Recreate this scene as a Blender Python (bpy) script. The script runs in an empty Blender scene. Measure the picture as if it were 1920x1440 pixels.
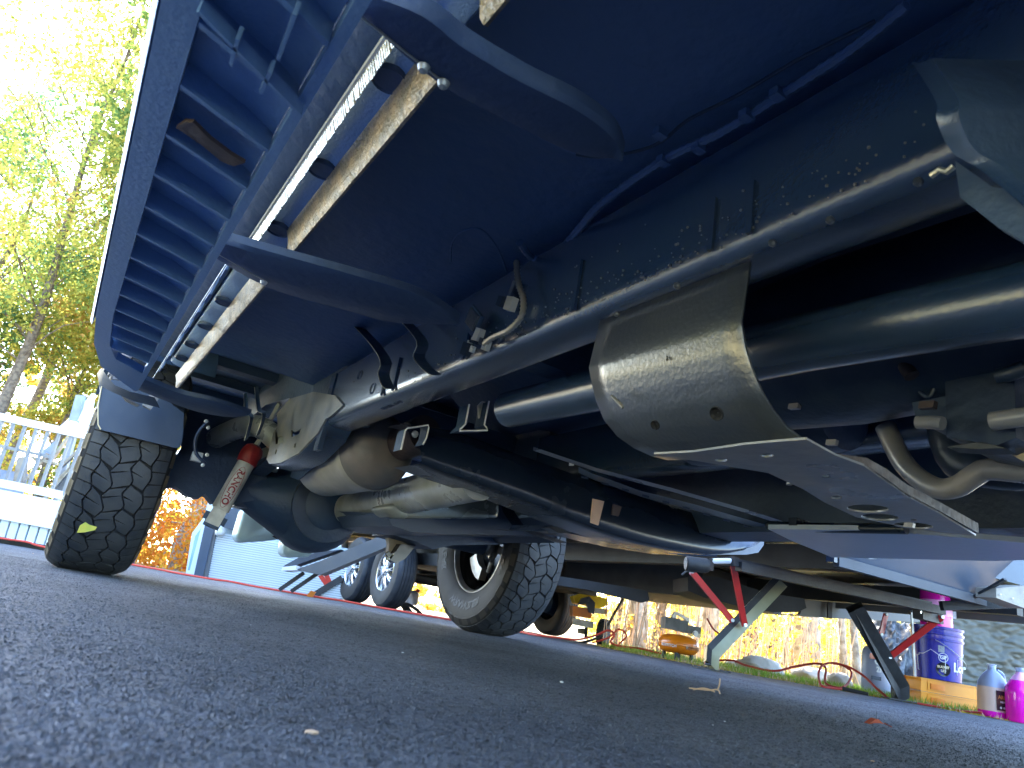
import bpy, bmesh, math, random
import numpy as np
from mathutils import Vector, Matrix, noise
random.seed(7); rng = np.random.default_rng(7)
scene = bpy.context.scene
COL = scene.collection
R = math.radians
# ------------------------------------------------------------------ camera, world, sun, exposure
F_PX = 1331.0; CX, CY = 960.0, 720.0
ROLL, PITCH, YAW = R(9.648), R(18.288), R(30.012)
CAM = Vector((0, 0, .075))
FW = Vector((math.sin(YAW)*math.cos(PITCH), math.cos(YAW)*math.cos(PITCH), math.sin(PITCH)))
r0 = Vector((math.cos(YAW), -math.sin(YAW), 0)); u0 = r0.cross(FW)
CR = r0*math.cos(ROLL) + u0*math.sin(ROLL)
CU = -r0*math.sin(ROLL) + u0*math.cos(ROLL)
cd = bpy.data.cameras.new('camera'); cam = bpy.data.objects.new('camera', cd); COL.objects.link(cam)
cam.matrix_world = Matrix(((CR.x, CU.x, -FW.x, CAM.x), (CR.y, CU.y, -FW.y, CAM.y), (CR.z, CU.z, -FW.z, CAM.z), (0, 0, 0, 1)))
cd.sensor_width = 34.6; cd.lens = F_PX/1920*34.6; cd.clip_start = .01; cd.clip_end = 500
cd.dof.use_dof = True; cd.dof.focus_distance = 1.9; cd.dof.aperture_fstop = 12.0
scene.camera = cam
world = bpy.data.worlds.new('World'); scene.world = world; world.use_nodes = True
SUN_AZ, SUN_EL = R(2), R(43)          # azimuth from +Y towards +X
nt = world.node_tree; nt.nodes.clear()
sky = nt.nodes.new('ShaderNodeTexSky'); sky.sky_type = 'NISHITA'; sky.sun_disc = False
sky.sun_elevation = SUN_EL; sky.sun_rotation = SUN_AZ; sky.air_density = 1.1; sky.dust_density = 1.5; sky.ozone_density = 3.5
bg = nt.nodes.new('ShaderNodeBackground'); bg.inputs[1].default_value = .15
wo = nt.nodes.new('ShaderNodeOutputWorld')
nt.links.new(sky.outputs[0], bg.inputs[0]); nt.links.new(bg.outputs[0], wo.inputs[0])
sl = bpy.data.lights.new('sun', 'SUN'); sl.energy = 4.5; sl.angle = R(.5); sl.color = (1, .93, .82)
so = bpy.data.objects.new('sun', sl); COL.objects.link(so)
sd = Vector((math.sin(SUN_AZ)*math.cos(SUN_EL), math.cos(SUN_AZ)*math.cos(SUN_EL), math.sin(SUN_EL)))
so.rotation_euler = sd.to_track_quat('Z', 'Y').to_euler()
vs = scene.view_settings; vs.view_transform = 'Standard'; vs.look = 'None'; vs.exposure = 4.0; vs.gamma = 1; vs.use_curve_mapping = False

# ------------------------------------------------------------------ placing helpers
HF = Vector((math.sin(YAW), math.cos(YAW), 0))
def P(px, py, X=None, Y=None, Z=None, g=None):
    """point of the place seen at photograph pixel (px,py), at a known X, Y, height Z or forward distance g"""
    r = FW*F_PX + CR*(px-CX) - CU*(py-CY)
    if X is not None: t = (X-CAM.x)/r.x
    elif Y is not None: t = (Y-CAM.y)/r.y
    elif Z is not None: t = (Z-CAM.z)/r.z
    else: t = g/r.dot(HF)
    return CAM + r*t
def W(lat, g, z=0):
    return Vector((lat*math.cos(YAW)+g*math.sin(YAW), g*math.cos(YAW)-lat*math.sin(YAW), z))
# ------------------------------------------------------------------ materials
MATS = {}
def mat(name, col, rough=.6, metal=0, bump=0, bscale=40, var=0, vscale=6, spec=.5, col2=None, trans=0, coat=0, dist=.01, lo=.4, hi=.62, alpha=None, detail=5, rvar=0):
    m = bpy.data.materials.new(name); m.use_nodes = True; n = m.node_tree; L = n.links
    b = n.nodes['Principled BSDF']; b.inputs['Base Color'].default_value = (*col, 1); b.inputs['Roughness'].default_value = rough
    b.inputs['Metallic'].default_value = metal; b.inputs['Specular IOR Level'].default_value = spec
    if trans: b.inputs['Transmission Weight'].default_value = trans
    if coat: b.inputs['Coat Weight'].default_value = coat
    tc = n.nodes.new('ShaderNodeTexCoord')
    if col2 is not None or var:
        no = n.nodes.new('ShaderNodeTexNoise'); no.inputs['Scale'].default_value = vscale; no.inputs['Detail'].default_value = detail
        L.new(tc.outputs['Object'], no.inputs['Vector'])
        rp = n.nodes.new('ShaderNodeValToRGB'); rp.color_ramp.elements[0].position = lo; rp.color_ramp.elements[1].position = hi
        c2 = col2 if col2 is not None else tuple(min(1, c*(1+var)) for c in col)
        c1 = col if col2 is not None else tuple(c*(1-var) for c in col)
        rp.color_ramp.elements[0].color = (*c1, 1); rp.color_ramp.elements[1].color = (*c2, 1)
        L.new(no.outputs[0], rp.inputs[0]); L.new(rp.outputs[0], b.inputs['Base Color'])
        if rvar:
            mr = n.nodes.new('ShaderNodeMapRange'); mr.inputs[3].default_value = max(.03, rough-rvar); mr.inputs[4].default_value = min(1, rough+rvar)
            mr.inputs[1].default_value = .3; mr.inputs[2].default_value = .7
            L.new(no.outputs[0], mr.inputs[0]); L.new(mr.outputs[0], b.inputs['Roughness'])
    if bump:
        nb = n.nodes.new('ShaderNodeTexNoise'); nb.inputs['Scale'].default_value = bscale; nb.inputs['Detail'].default_value = 3
        L.new(tc.outputs['Object'], nb.inputs['Vector'])
        bp = n.nodes.new('ShaderNodeBump'); bp.inputs['Strength'].default_value = bump; bp.inputs['Distance'].default_value = dist
        L.new(nb.outputs[0], bp.inputs['Height']); L.new(bp.outputs[0], b.inputs['Normal'])
    MATS[name] = m; return m
mat('arm_paint', (.016, .038, .095), .6, 0, .2, 60, col2=(.024, .05, .115), vscale=4)
mat('underbody', (.045, .095, .215), .5, 0, .3, 40, col2=(.062, .12, .255), vscale=2.2, spec=.5, rvar=.12)  # lens-flare veil put into the floor's blue, as in arm_paint and underbody_dark
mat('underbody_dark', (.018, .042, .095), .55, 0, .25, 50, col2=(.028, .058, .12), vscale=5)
mat('board_plastic', (.075, .165, .37), .42, 0, .12, 160, col2=(.095, .195, .43), vscale=4, rvar=.08)  # blue veil of the flare painted into the board plastic
mat('board_grey', (.26, .34, .50), .38, 0, .1, 60, col2=(.30, .38, .54), vscale=3)
mat('rocker', (.16, .27, .46), .42, 0, .5, 260, col2=(.20, .31, .50), vscale=9, dist=.003)
mat('flange', (.16, .15, .13), .4, .3, .9, 180, col2=(.30, .24, .17), vscale=45, dist=.004)
mat('frame_paint', (.016, .042, .10), .24, 0, .16, 150, col2=(.022, .045, .095), vscale=5, spec=.9, dist=.004, rvar=.03)
mat('frame_bracket', (.13, .13, .12), .4, 0, .25, 120, col2=(.23, .22, .19), vscale=16, spec=.8, dist=.003, rvar=.12)  # frame paint lightened to beige for light falling on the rail kick
mat('skid_paint', (.028, .036, .050), .30, 0, .28, 150, col2=(.038, .046, .058), vscale=10, spec=1.0, dist=.0035)
mat('skid_metal', (.17, .19, .24), .34, .2, .15, 30, col2=(.30, .29, .30), vscale=7, rvar=.12)
mat('dark_metal', (.015, .032, .075), .4, .2, .15, 60, col2=(.03, .05, .09), vscale=12)
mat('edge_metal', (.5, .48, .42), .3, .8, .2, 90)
mat('steel', (.46, .49, .52), .33, .35, .12, 40, col2=(.34, .36, .35), vscale=8, rvar=.12)
mat('muffler_metal', (.46, .45, .42), .42, .25, .15, 50, col2=(.38, .37, .35), vscale=10, rvar=.1)
mat('muffler_cap', (.17, .17, .18), .5, .3, .2, 60, col2=(.21, .19, .19), vscale=14)
mat('pipe_rust', (.075, .055, .055), .6, .4, .3, 60, col2=(.05, .045, .06), vscale=10)
mat('shield_metal', (.46, .48, .42), .27, .4, .35, 24, col2=(.26, .28, .27), vscale=6, rvar=.1)
mat('tank_plastic', (.03, .055, .11), .42, 0, .1, 30, col2=(.04, .065, .12), vscale=4)
mat('gloss_black', (.010, .019, .04), .26, 0, .15, 14, col2=(.013, .023, .045), vscale=6, rvar=.03)
mat('rubber', (.024, .030, .040), .62, 0, .3, 200, col2=(.045, .05, .058), vscale=12, dist=.002)
mat('rubber_groove', (.006, .007, .010), .8)
mat('sidewall', (.019, .017, .015), .66, 0, .2, 160, col2=(.032, .028, .024), vscale=9, dist=.002)
mat('sidewall_sunlit', (.17, .13, .075), .7, 0, .3, 90, col2=(.10, .08, .05), vscale=20)  # sunlight on the passenger tyre painted as a tan rubber colour
mat('letter_black', (.004, .004, .004), .5)
mat('alloy', (.72, .72, .72), .18, .95, col2=(.6, .6, .6), vscale=5)
mat('alloy_dull', (.40, .39, .37), .35, .8, .2, 80, col2=(.3, .28, .26), vscale=12)
mat('chrome', (.80, .84, .86), .06, 1.0)
mat('bumper_metal', (.45, .62, .66), .18, .15, col2=(.52, .68, .72), vscale=2)  # pale blue base stands in for sky reflected in the metal
mat('shock_white', (.55, .54, .50), .35, 0, .15, 60, col2=(.38, .36, .32), vscale=18)
mat('boot_red', (.30, .018, .022), .45, 0, .15, 60, col2=(.20, .012, .018), vscale=14)
mat('letter_red', (.25, .02, .03), .5)
mat('red_paint', (.42, .018, .015), .32, 0, .1, 60, coat=.3, col2=(.5, .025, .02), vscale=8)
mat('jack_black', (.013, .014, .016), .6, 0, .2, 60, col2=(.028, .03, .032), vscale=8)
mat('jack_sheen', (.24, .24, .15), .3, .2, .15, 22, col2=(.34, .33, .21), vscale=5)  # olive reflection on the first leg put into its base colour
mat('coroplast', (.055, .042, .032), .30, 0, .25, 5, col2=(.085, .062, .045), vscale=2, dist=.03, rvar=.1)
mat('trailer_black', (.013, .015, .018), .62, 0, .15, 30, col2=(.026, .028, .032), vscale=5)
mat('trailer_grey', (.10, .11, .12), .45, 0, .1, 20, col2=(.14, .14, .14), vscale=3)
mat('trailer_blue', (.045, .07, .11), .32, .1, .05, 20, col2=(.055, .085, .13), vscale=2)
mat('trailer_trim', (.05, .06, .075), .7, 0, .05, 20, col2=(.042, .05, .062), vscale=3)
mat('trailer_wall', (.62, .6, .55), .4, 0, .05, 10, col2=(.55, .53, .5), vscale=2)
mat('bracket_beige', (.35, .31, .24), .5, 0, .2, 40, col2=(.25, .22, .18), vscale=10)
mat('white_paint', (.82, .84, .86), .45, 0, .06, 30, col2=(.74, .77, .80), vscale=3)
mat('white_siding', (.66, .74, .78), .45, 0, .05, 30, col2=(.58, .67, .72), vscale=2)
mat('door_grey', (.36, .43, .45), .5)
mat('grey_rail', (.22, .24, .27), .45, .2, col2=(.28, .29, .30), vscale=5)
mat('grey_cloth', (.30, .34, .42), .8, 0, .3, 25, col2=(.20, .24, .32), vscale=4)
mat('white_cloth', (.78, .82, .90), .8, 0, .3, 20, col2=(.68, .72, .82), vscale=4)
mat('wood_grey', (.32, .28, .22), .8, 0, .4, 60, col2=(.20, .17, .14), vscale=9)
mat('glass_blue', (.22, .40, .50), .12, .1, spec=.9, col2=(.30, .50, .58), vscale=3)
mat('purple_post', (.13, .055, .11), .6, 0, .2, 40, col2=(.18, .08, .14), vscale=8)
mat('bark', (.19, .15, .11), .9, 0, .9, 30, col2=(.09, .07, .055), vscale=16, dist=.02)
mat('bark_pale', (.42, .38, .32), .85, 0, .8, 26, col2=(.22, .18, .14), vscale=12, dist=.02)
mat('blue_bucket', (.010, .02, .34), .26, 0, .04, 30, coat=.3, col2=(.008, .016, .28), vscale=3)
mat('print_white', (.75, .78, .85), .5)
mat('print_grey', (.35, .38, .42), .5, col2=(.22, .24, .3), vscale=120)
mat('black_gloss', (.01, .01, .012), .2)
mat('yellow_case', (.75, .28, .003), .4, 0, .06, 40, col2=(.66, .23, .002), vscale=4)
mat('orange_paint', (.60, .15, .006), .3, 0, .03, 20, coat=.4, col2=(.78, .22, .01), vscale=4)
mat('yellow_paint', (.85, .62, .02), .35, col2=(.75, .5, .02), vscale=5)
mat('motor_grey', (.09, .095, .10), .5, 0, .2, 60, col2=(.16, .16, .16), vscale=14)
mat('pink_liquid', (.80, .012, .45), .15, 0, spec=.5, col2=(.72, .01, .42), vscale=8)
mat('pink_light', (.85, .35, .72), .35, 0, spec=.5, col2=(.8, .42, .72), vscale=8)
mat('jug_clear', (.36, .42, .58), .3, 0, .03, 30, col2=(.30, .36, .5), vscale=5, trans=.25)
mat('jug_tan', (.72, .50, .38), .4, 0, col2=(.65, .45, .36), vscale=9, trans=.15)
mat('label_dark', (.035, .012, .02), .4, col2=(.20, .07, .03), vscale=30, lo=.5, hi=.7)
mat('label_orange', (.65, .22, .05), .5)
mat('tarp', (.040, .048, .042), .5, 0, .25, 8, col2=(.058, .068, .058), vscale=2.2, dist=.03, rvar=.12)
mat('black_bag', (.03, .034, .038), .35, 0, .6, 8, col2=(.07, .075, .08), vscale=3, dist=.04)
mat('cord_red', (.36, .03, .022), .45)
mat('cord_orange', (.62, .06, .035), .5)
mat('hose_black', (.02, .02, .022), .5)
mat('stone', (.42, .38, .33), .85, 0, .7, 12, col2=(.60, .56, .5), vscale=4, dist=.03)
mat('dry_leaf', (.42, .20, .08), .8, 0, .3, 60, col2=(.55, .33, .16), vscale=40)
mat('red_leaf', (.42, .06, .03), .7, 0, .3, 60, col2=(.5, .12, .05), vscale=40)
mat('green_leaf', (.35, .42, .05), .6, 0, .3, 60, col2=(.5, .45, .06), vscale=30)
mat('straw', (.62, .42, .28), .7)
mat('pale_dust', (.33, .33, .33), .9, 0, .6, 300, col2=(.10, .10, .10), vscale=90)
mat('dirt', (.10, .075, .05), .95, 0, .9, 14, col2=(.24, .17, .07), vscale=5, dist=.03)
mat('bounce_lawn', (.34, .32, .12), .9, 0, .6, 30, col2=(.64, .52, .26), vscale=7, dist=.02)  # straw tone brightened to bounce light under the truck
mat('sticker', (.75, .76, .78), .5)
mat('sticker_dark', (.04, .045, .07), .5, col2=(.5, .5, .52), vscale=160, lo=.48, hi=.52)
mat('cap_cream', (.72, .62, .42), .5)

for k_ in ('frame_paint', 'skid_paint', 'frame_bracket'):
    b_ = MATS[k_].node_tree.nodes['Principled BSDF']; b_.inputs['Coat Weight'].default_value = 1.0; b_.inputs['Coat Roughness'].default_value = .24
def leaf_mat(name, c, tr=.55):
    m = bpy.data.materials.new(name); m.use_nodes = True; n = m.node_tree; L = n.links; n.nodes.clear()
    out = n.nodes.new('ShaderNodeOutputMaterial'); tc = n.nodes.new('ShaderNodeTexCoord')
    no = n.nodes.new('ShaderNodeTexNoise'); no.inputs['Scale'].default_value = .9; no.inputs['Detail'].default_value = 2
    n2 = n.nodes.new('ShaderNodeTexWhiteNoise')
    sn = n.nodes.new('ShaderNodeVectorMath'); sn.operation = 'SNAP'; sn.inputs[1].default_value = (.12, .12, .12)
    L.new(tc.outputs['Object'], no.inputs[0]); L.new(tc.outputs['Object'], sn.inputs[0]); L.new(sn.outputs[0], n2.inputs[0])
    mx = n.nodes.new('ShaderNodeMath'); mx.operation = 'MULTIPLY_ADD'; mx.inputs[1].default_value = .45
    L.new(n2.outputs[0], mx.inputs[0])
    s2 = n.nodes.new('ShaderNodeMath'); s2.operation = 'SUBTRACT'; L.new(no.outputs[0], s2.inputs[0]); s2.inputs[1].default_value = .22
    L.new(s2.outputs[0], mx.inputs[2])
    rp = n.nodes.new('ShaderNodeValToRGB'); e = rp.color_ramp.elements
    while len(e) < len(c): e.new(.5)
    for i, cc in enumerate(c): e[i].position = .12+.76*i/(len(c)-1); e[i].color = (*[q*1.0 for q in cc], 1)
    L.new(mx.outputs[0], rp.inputs[0])
    d = n.nodes.new('ShaderNodeBsdfDiffuse'); t = n.nodes.new('ShaderNodeBsdfTranslucent'); ms = n.nodes.new('ShaderNodeMixShader'); ms.inputs[0].default_value = tr
    L.new(rp.outputs[0], d.inputs[0]); L.new(rp.outputs[0], t.inputs[0]); L.new(d.outputs[0], ms.inputs[1]); L.new(t.outputs[0], ms.inputs[2]); L.new(ms.outputs[0], out.inputs[0])
    MATS[name] = m
leaf_mat('leaf_green', [(.06, .15, .06), (.12, .20, .06), (.24, .28, .07), (.36, .30, .08)])
leaf_mat('leaf_mix', [(.10, .20, .06), (.26, .30, .07), (.45, .38, .08), (.50, .24, .08)])
leaf_mat('leaf_yellow', [(.09, .20, .09), (.20, .27, .07), (.38, .38, .08), (.46, .40, .10), (.45, .22, .08)])
leaf_mat('leaf_orange', [(.45, .30, .04), (.60, .30, .03), (.55, .14, .03), (.55, .40, .08)])
leaf_mat('leaf_wood', [(.45, .50, .06), (.60, .55, .06), (.62, .34, .06), (.70, .58, .22), (.55, .22, .06)])
leaf_mat('leaf_teal', [(.06, .17, .10), (.10, .22, .12), (.22, .28, .06), (.40, .30, .06)])
leaf_mat('grass_green', [(.10, .24, .03), (.22, .34, .05), (.40, .38, .10)], .4)

def asphalt():
    m = bpy.data.materials.new('asphalt'); m.use_nodes = True; n = m.node_tree; L = n.links; b = n.nodes['Principled BSDF']
    tc = n.nodes.new('ShaderNodeTexCoord')
    def tex(t, s, d=3):
        x = n.nodes.new(t); x.inputs['Scale'].default_value = s
        if 'Detail' in x.inputs: x.inputs['Detail'].default_value = d
        L.new(tc.outputs['Object'], x.inputs['Vector']); return x
    vor = tex('ShaderNodeTexVoronoi', 170); v2 = tex('ShaderNodeTexVoronoi', 420); n1 = tex('ShaderNodeTexNoise', 3.2); n2 = tex('ShaderNodeTexNoise', 300, 4); n3 = tex('ShaderNodeTexNoise', 40, 4)
    rp = n.nodes.new('ShaderNodeValToRGB'); rp.color_ramp.elements[0].color = (.046, .052, .064, 1); rp.color_ramp.elements[1].color = (.070, .077, .091, 1)
    rp.color_ramp.elements[0].position = .35; rp.color_ramp.elements[1].position = .65
    L.new(n1.outputs[0], rp.inputs[0])
    sp = n.nodes.new('ShaderNodeValToRGB'); sp.color_ramp.elements[0].position = .66; sp.color_ramp.elements[1].position = .74
    sp.color_ramp.elements[0].color = (0, 0, 0, 1); sp.color_ramp.elements[1].color = (1, 1, 1, 1)
    L.new(n2.outputs[0], sp.inputs[0])
    mx = n.nodes.new('ShaderNodeMixRGB'); L.new(sp.outputs[0], mx.inputs[0]); L.new(rp.outputs[0], mx.inputs[1]); mx.inputs[2].default_value = (.16, .17, .19, 1)
    sx = n.nodes.new('ShaderNodeSeparateColor'); L.new(vor.outputs['Color'], sx.inputs[0])
    m3 = n.nodes.new('ShaderNodeMapRange'); m3.inputs[3].default_value = .15; m3.inputs[4].default_value = 2.3; L.new(sx.outputs[0], m3.inputs[0])
    m4 = n.nodes.new('ShaderNodeVectorMath'); m4.operation = 'SCALE'; L.new(mx.outputs[0], m4.inputs[0]); L.new(m3.outputs[0], m4.inputs['Scale'])
    L.new(m4.outputs[0], b.inputs['Base Color'])
    mr = n.nodes.new('ShaderNodeMapRange'); mr.inputs[3].default_value = .42; mr.inputs[4].default_value = .62; L.new(n3.outputs[0], mr.inputs[0]); L.new(mr.outputs[0], b.inputs['Roughness'])
    b.inputs['Specular IOR Level'].default_value = .28
    b1 = n.nodes.new('ShaderNodeBump'); b1.inputs['Strength'].default_value = 1; b1.inputs['Distance'].default_value = .006; b1.invert = True
    L.new(vor.outputs['Distance'], b1.inputs['Height'])
    b2 = n.nodes.new('ShaderNodeBump'); b2.inputs['Strength'].default_value = 1; b2.inputs['Distance'].default_value = .003; b2.invert = True
    L.new(v2.outputs['Distance'], b2.inputs['Height']); L.new(b1.outputs[0], b2.inputs['Normal'])
    b3 = n.nodes.new('ShaderNodeBump'); b3.inputs['Strength'].default_value = .5; b3.inputs['Distance'].default_value = .004
    L.new(n3.outputs[0], b3.inputs['Height']); L.new(b2.outputs[0], b3.inputs['Normal']); L.new(b3.outputs[0], b.inputs['Normal'])
    MATS['asphalt'] = m
asphalt()

# ------------------------------------------------------------------ mesh helpers
def link(name, me, m, parent=None, smooth=35):
    o = bpy.data.objects.new(name, me); COL.objects.link(o)
    if m is not None and not me.materials: me.materials.append(MATS[m] if isinstance(m, str) else m)
    if parent is not None: o.parent = parent
    if smooth:
        me.shade_smooth(); me.set_sharp_from_angle(angle=R(smooth))
    return o
class MB:
    def __init__(s): s.v = []; s.f = []
    def add(s, v, f):
        n = len(s.v); s.v += [tuple(x) for x in v]; s.f += [tuple(i+n for i in q) for q in f]; return s
    def prism(s, pts, ext):
        n = len(pts); pts = [Vector(p) for p in pts]; e = Vector(ext)
        return s.add(pts+[p+e for p in pts], [tuple(range(n))[::-1], tuple(range(n, 2*n))]+[(i, (i+1) % n, (i+1) % n+n, i+n) for i in range(n)])
    def box(s, a, b):
        x0, y0, z0 = a; x1, y1, z1 = b
        return s.prism([(x0, y0, z0), (x1, y0, z0), (x1, y1, z0), (x0, y1, z0)], (0, 0, z1-z0))
    def obox(s, c, ax, ay, az):
        c, ax, ay, az = map(Vector, (c, ax, ay, az))
        return s.prism([c-ax-ay-az, c+ax-ay-az, c+ax+ay-az, c-ax+ay-az], az*2)
    def beam(s, a, b, w, h, up=(0, 0, 1)):
        a, b = Vector(a), Vector(b); d = (b-a).normalized(); sx = d.cross(Vector(up)).normalized()*w/2; uz = sx.normalized().cross(d)*h/2
        return s.prism([a-sx-uz, a+sx-uz, a+sx+uz, a-sx+uz], b-a)
    def tube(s, pts, r, n=10, cap=True):
        pts = [Vector(p) for p in pts]; rs = r if isinstance(r, (list, tuple)) else [r]*len(pts); v = []; f = []
        up = Vector((0, 0, 1)); prev = None
        for i, p in enumerate(pts):
            d = (pts[min(i+1, len(pts)-1)]-pts[max(i-1, 0)]).normalized()
            if prev is None:
                q = d.orthogonal().normalized()
            else:
                q = (prev-d*prev.dot(d)).normalized()
            prev = q; w = d.cross(q)
            for k in range(n):
                a = 2*math.pi*k/n; v.append(p+(q*math.cos(a)+w*math.sin(a))*rs[i])
        for i in range(len(pts)-1):
            for k in range(n):
                k2 = (k+1) % n; f.append((i*n+k, i*n+k2, (i+1)*n+k2, (i+1)*n+k))
        if cap: f += [tuple(range(n))[::-1], tuple(range((len(pts)-1)*n, len(pts)*n))]
        return s.add(v, f)
    def lathe(s, prof, o, axis, n=40, a0=0, a1=2*math.pi, sx=1):
        """prof: list of (radius, height along axis)"""
        o = Vector(o); ax = Vector(axis).normalized(); q = Vector((0, 0, 1)) if abs(ax.z) < .9 else Vector((1, 0, 0)); q = (q-ax*q.dot(ax)).normalized(); w = ax.cross(q)
        v = []; f = []; full = abs(a1-a0-2*math.pi) < 1e-6; m = n if full else n+1
        for r, h in prof:
            for k in range(m):
                a = a0+(a1-a0)*k/n; v.append(o+ax*h+(q*math.cos(a)*sx+w*math.sin(a))*r)
        for i in range(len(prof)-1):
            for k in range(n):
                k2 = (k+1) % m; f.append((i*m+k, i*m+k2, (i+1)*m+k2, (i+1)*m+k))
        return s.add(v, f)
    def extrude_xz(s, prof, y0, y1, closed=True):
        n = len(prof)
        if closed: return s.prism([(x, y0, z) for x, z in prof], (0, y1-y0, 0))
        return s.add([(x, y0, z) for x, z in prof]+[(x, y1, z) for x, z in prof], [(i, i+1, i+1+n, i+n) for i in range(n-1)])
    def loft(s, rows, thick=None, closed=False):
        rows = [[Vector(p) for p in r] for r in rows]; n = len(rows[0]); v = [p for r in rows for p in r]; f = []
        for i in range(len(rows)-1):
            for k in range(n-1+(1 if closed else 0)):
                k2 = (k+1) % n; f.append((i*n+k, i*n+k2, (i+1)*n+k2, (i+1)*n+k))
        return s.add(v, f)
    def build(s, name, m, parent=None, smooth=35, recalc=True):
        me = bpy.data.meshes.new(name); me.from_pydata(s.v, [], s.f); me.update()
        if recalc:
            bm = bmesh.new(); bm.from_mesh(me); bmesh.ops.recalc_face_normals(bm, faces=bm.faces); bm.to_mesh(me); bm.free()
        return link(name, me, m, parent, smooth)
def rounded(pts, r, n=4):
    out = []; N = len(pts)
    for i in range(N):
        p = Vector(pts[i]); a = Vector(pts[i-1])-p; b = Vector(pts[(i+1) % N])-p
        rr = min(r, a.length*.45, b.length*.45); p0 = p+a.normalized()*rr; p1 = p+b.normalized()*rr
        for k in range(n+1):
            t = k/n; out.append(tuple((1-t)**2*p0+2*(1-t)*t*p+t*t*p1))
    return out
def catmull(pts, n=6):
    pts = [Vector(p) for p in pts]; out = []
    for i in range(len(pts)-1):
        a, b, c, d = pts[max(i-1, 0)], pts[i], pts[i+1], pts[min(i+2, len(pts)-1)]
        for k in range(n):
            t = k/n; out.append(.5*((2*b)+(c-a)*t+(2*a-5*b+4*c-d)*t*t+(3*b-a-3*c+d)*t**3))
    out.append(pts[-1]); return out
def curve_mesh(cu):
    o = bpy.data.objects.new('tmp', cu); COL.objects.link(o)
    dg = bpy.context.evaluated_depsgraph_get(); dg.update(); ev = o.evaluated_get(dg); me = bpy.data.meshes.new_from_object(ev)
    bpy.data.objects.remove(o); bpy.data.curves.remove(cu); me.materials.clear(); return me
def holed(name, outer, holes, thick, origin, ux, uy, m, parent=None, smooth=30):
    """plate with real holes: outlines in 2-D, mapped to origin+x*ux+y*uy, thickness along the normal"""
    cu = bpy.data.curves.new('tmp', 'CURVE'); cu.dimensions = '2D'; cu.fill_mode = 'BOTH'; cu.extrude = thick/2
    for ring in [outer]+list(holes):
        sp = cu.splines.new('POLY'); sp.points.add(len(ring)-1); sp.use_cyclic_u = True
        for q, (x, y) in zip(sp.points, ring): q.co = (x, y, 0, 1)
    me = curve_mesh(cu); ux, uy, origin = Vector(ux), Vector(uy), Vector(origin); uz = ux.cross(uy).normalized()
    for v in me.vertices: v.co = origin+ux*v.co.x+uy*v.co.y+uz*v.co.z
    me.name = name; me.update(); return link(name, me, m, parent, smooth)
def ell(cx, cy, a, b, rot=0, n=16):
    return [(cx+a*math.cos(t)*math.cos(rot)-b*math.sin(t)*math.sin(rot), cy+a*math.cos(t)*math.sin(rot)+b*math.sin(t)*math.cos(rot)) for t in [2*math.pi*k/n for k in range(n)]]
def text(name, s, size, fn, m, parent=None, bold=.0):
    """flat lettering; fn maps the text's own (x,y,z) to the world"""
    cu = bpy.data.curves.new('tmp', 'FONT'); cu.body = s; cu.size = size; cu.align_x = 'CENTER'; cu.align_y = 'CENTER'; cu.extrude = .0004; cu.offset = bold; cu.resolution_u = 3
    me = curve_mesh(cu)
    for v in me.vertices: v.co = fn(v.co.x, v.co.y, v.co.z)
    me.name = name; me.update(); return link(name, me, m, parent, 0)
def plane_fn(o, ux, uy):
    o, ux, uy = Vector(o), Vector(ux).normalized(), Vector(uy).normalized(); uz = ux.cross(uy)
    return lambda x, y, z: o+ux*x+uy*y+uz*z
def empty(name, loc, label, cat, group=None):
    o = bpy.data.objects.new(name, None); COL.objects.link(o); o.location = loc; o['label'] = label; o['category'] = cat
    o.empty_display_size = .05
    if group: o['group'] = group
    bpy.context.view_layer.update(); return o
def own(root):
    """keep world-space part meshes where they are under a root that stands at its base"""
    inv = Matrix.Translation(root.location).inverted()
    for c in root.children: c.matrix_parent_inverse = inv
def tag(o, label, cat, group=None):
    o['label'] = label; o['category'] = cat
    if group: o['group'] = group
    return o
def poly(name, pts, ext, m, parent=None, smooth=30):
    return MB().prism(pts, ext).build(name, m, parent, smooth)

# ================================================================== SETTING
def sheet(name, pts, z, m):
    me = bpy.data.meshes.new(name); me.from_pydata([(p.x, p.y, z) for p in pts], [], [tuple(range(len(pts)))]); me.update()
    o = link(name, me, m, None, 0); o['kind'] = 'structure'; return o
# terrain: one sheet to the horizon, falling away gently behind
mb = MB(); NX = 60
xs = [-200+400*i/NX for i in range(NX+1)]
xs = sorted(set([round((abs(t)**2.2)*(220 if t > 0 else -220), 3) for t in [i/28 for i in range(-28, 29)]]))
vv = [(x, y, -.012 + (0.05*noise.noise(Vector((x*.3, y*.3, 0))) if math.hypot(x, y) > 9 else 0)) for y in xs for x in xs]
n = len(xs); mb.add(vv, [(j*n+i, j*n+i+1, (j+1)*n+i+1, (j+1)*n+i) for j in range(n-1) for i in range(n-1)])
o = mb.build('ground', 'dirt'); o['kind'] = 'structure'
edge = [(-1.1, 8.6), (-.55, 8.8), (.08, 9.2), (.14, 7.0), (.2, 5.7), (.31, 5.0), (.45, 4.75), (.6, 4.45), (.8, 3.95), (1.2, 3.5), (2.5, 2.6)]
pts = [W(u*g, g) for u, g in edge]
pts = [W(-14, 9.5), W(-10.5, 9.0)]+pts+[W(14, -12), W(-14, -12)]
sheet('driveway', pts, 0.0, 'asphalt')
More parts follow.
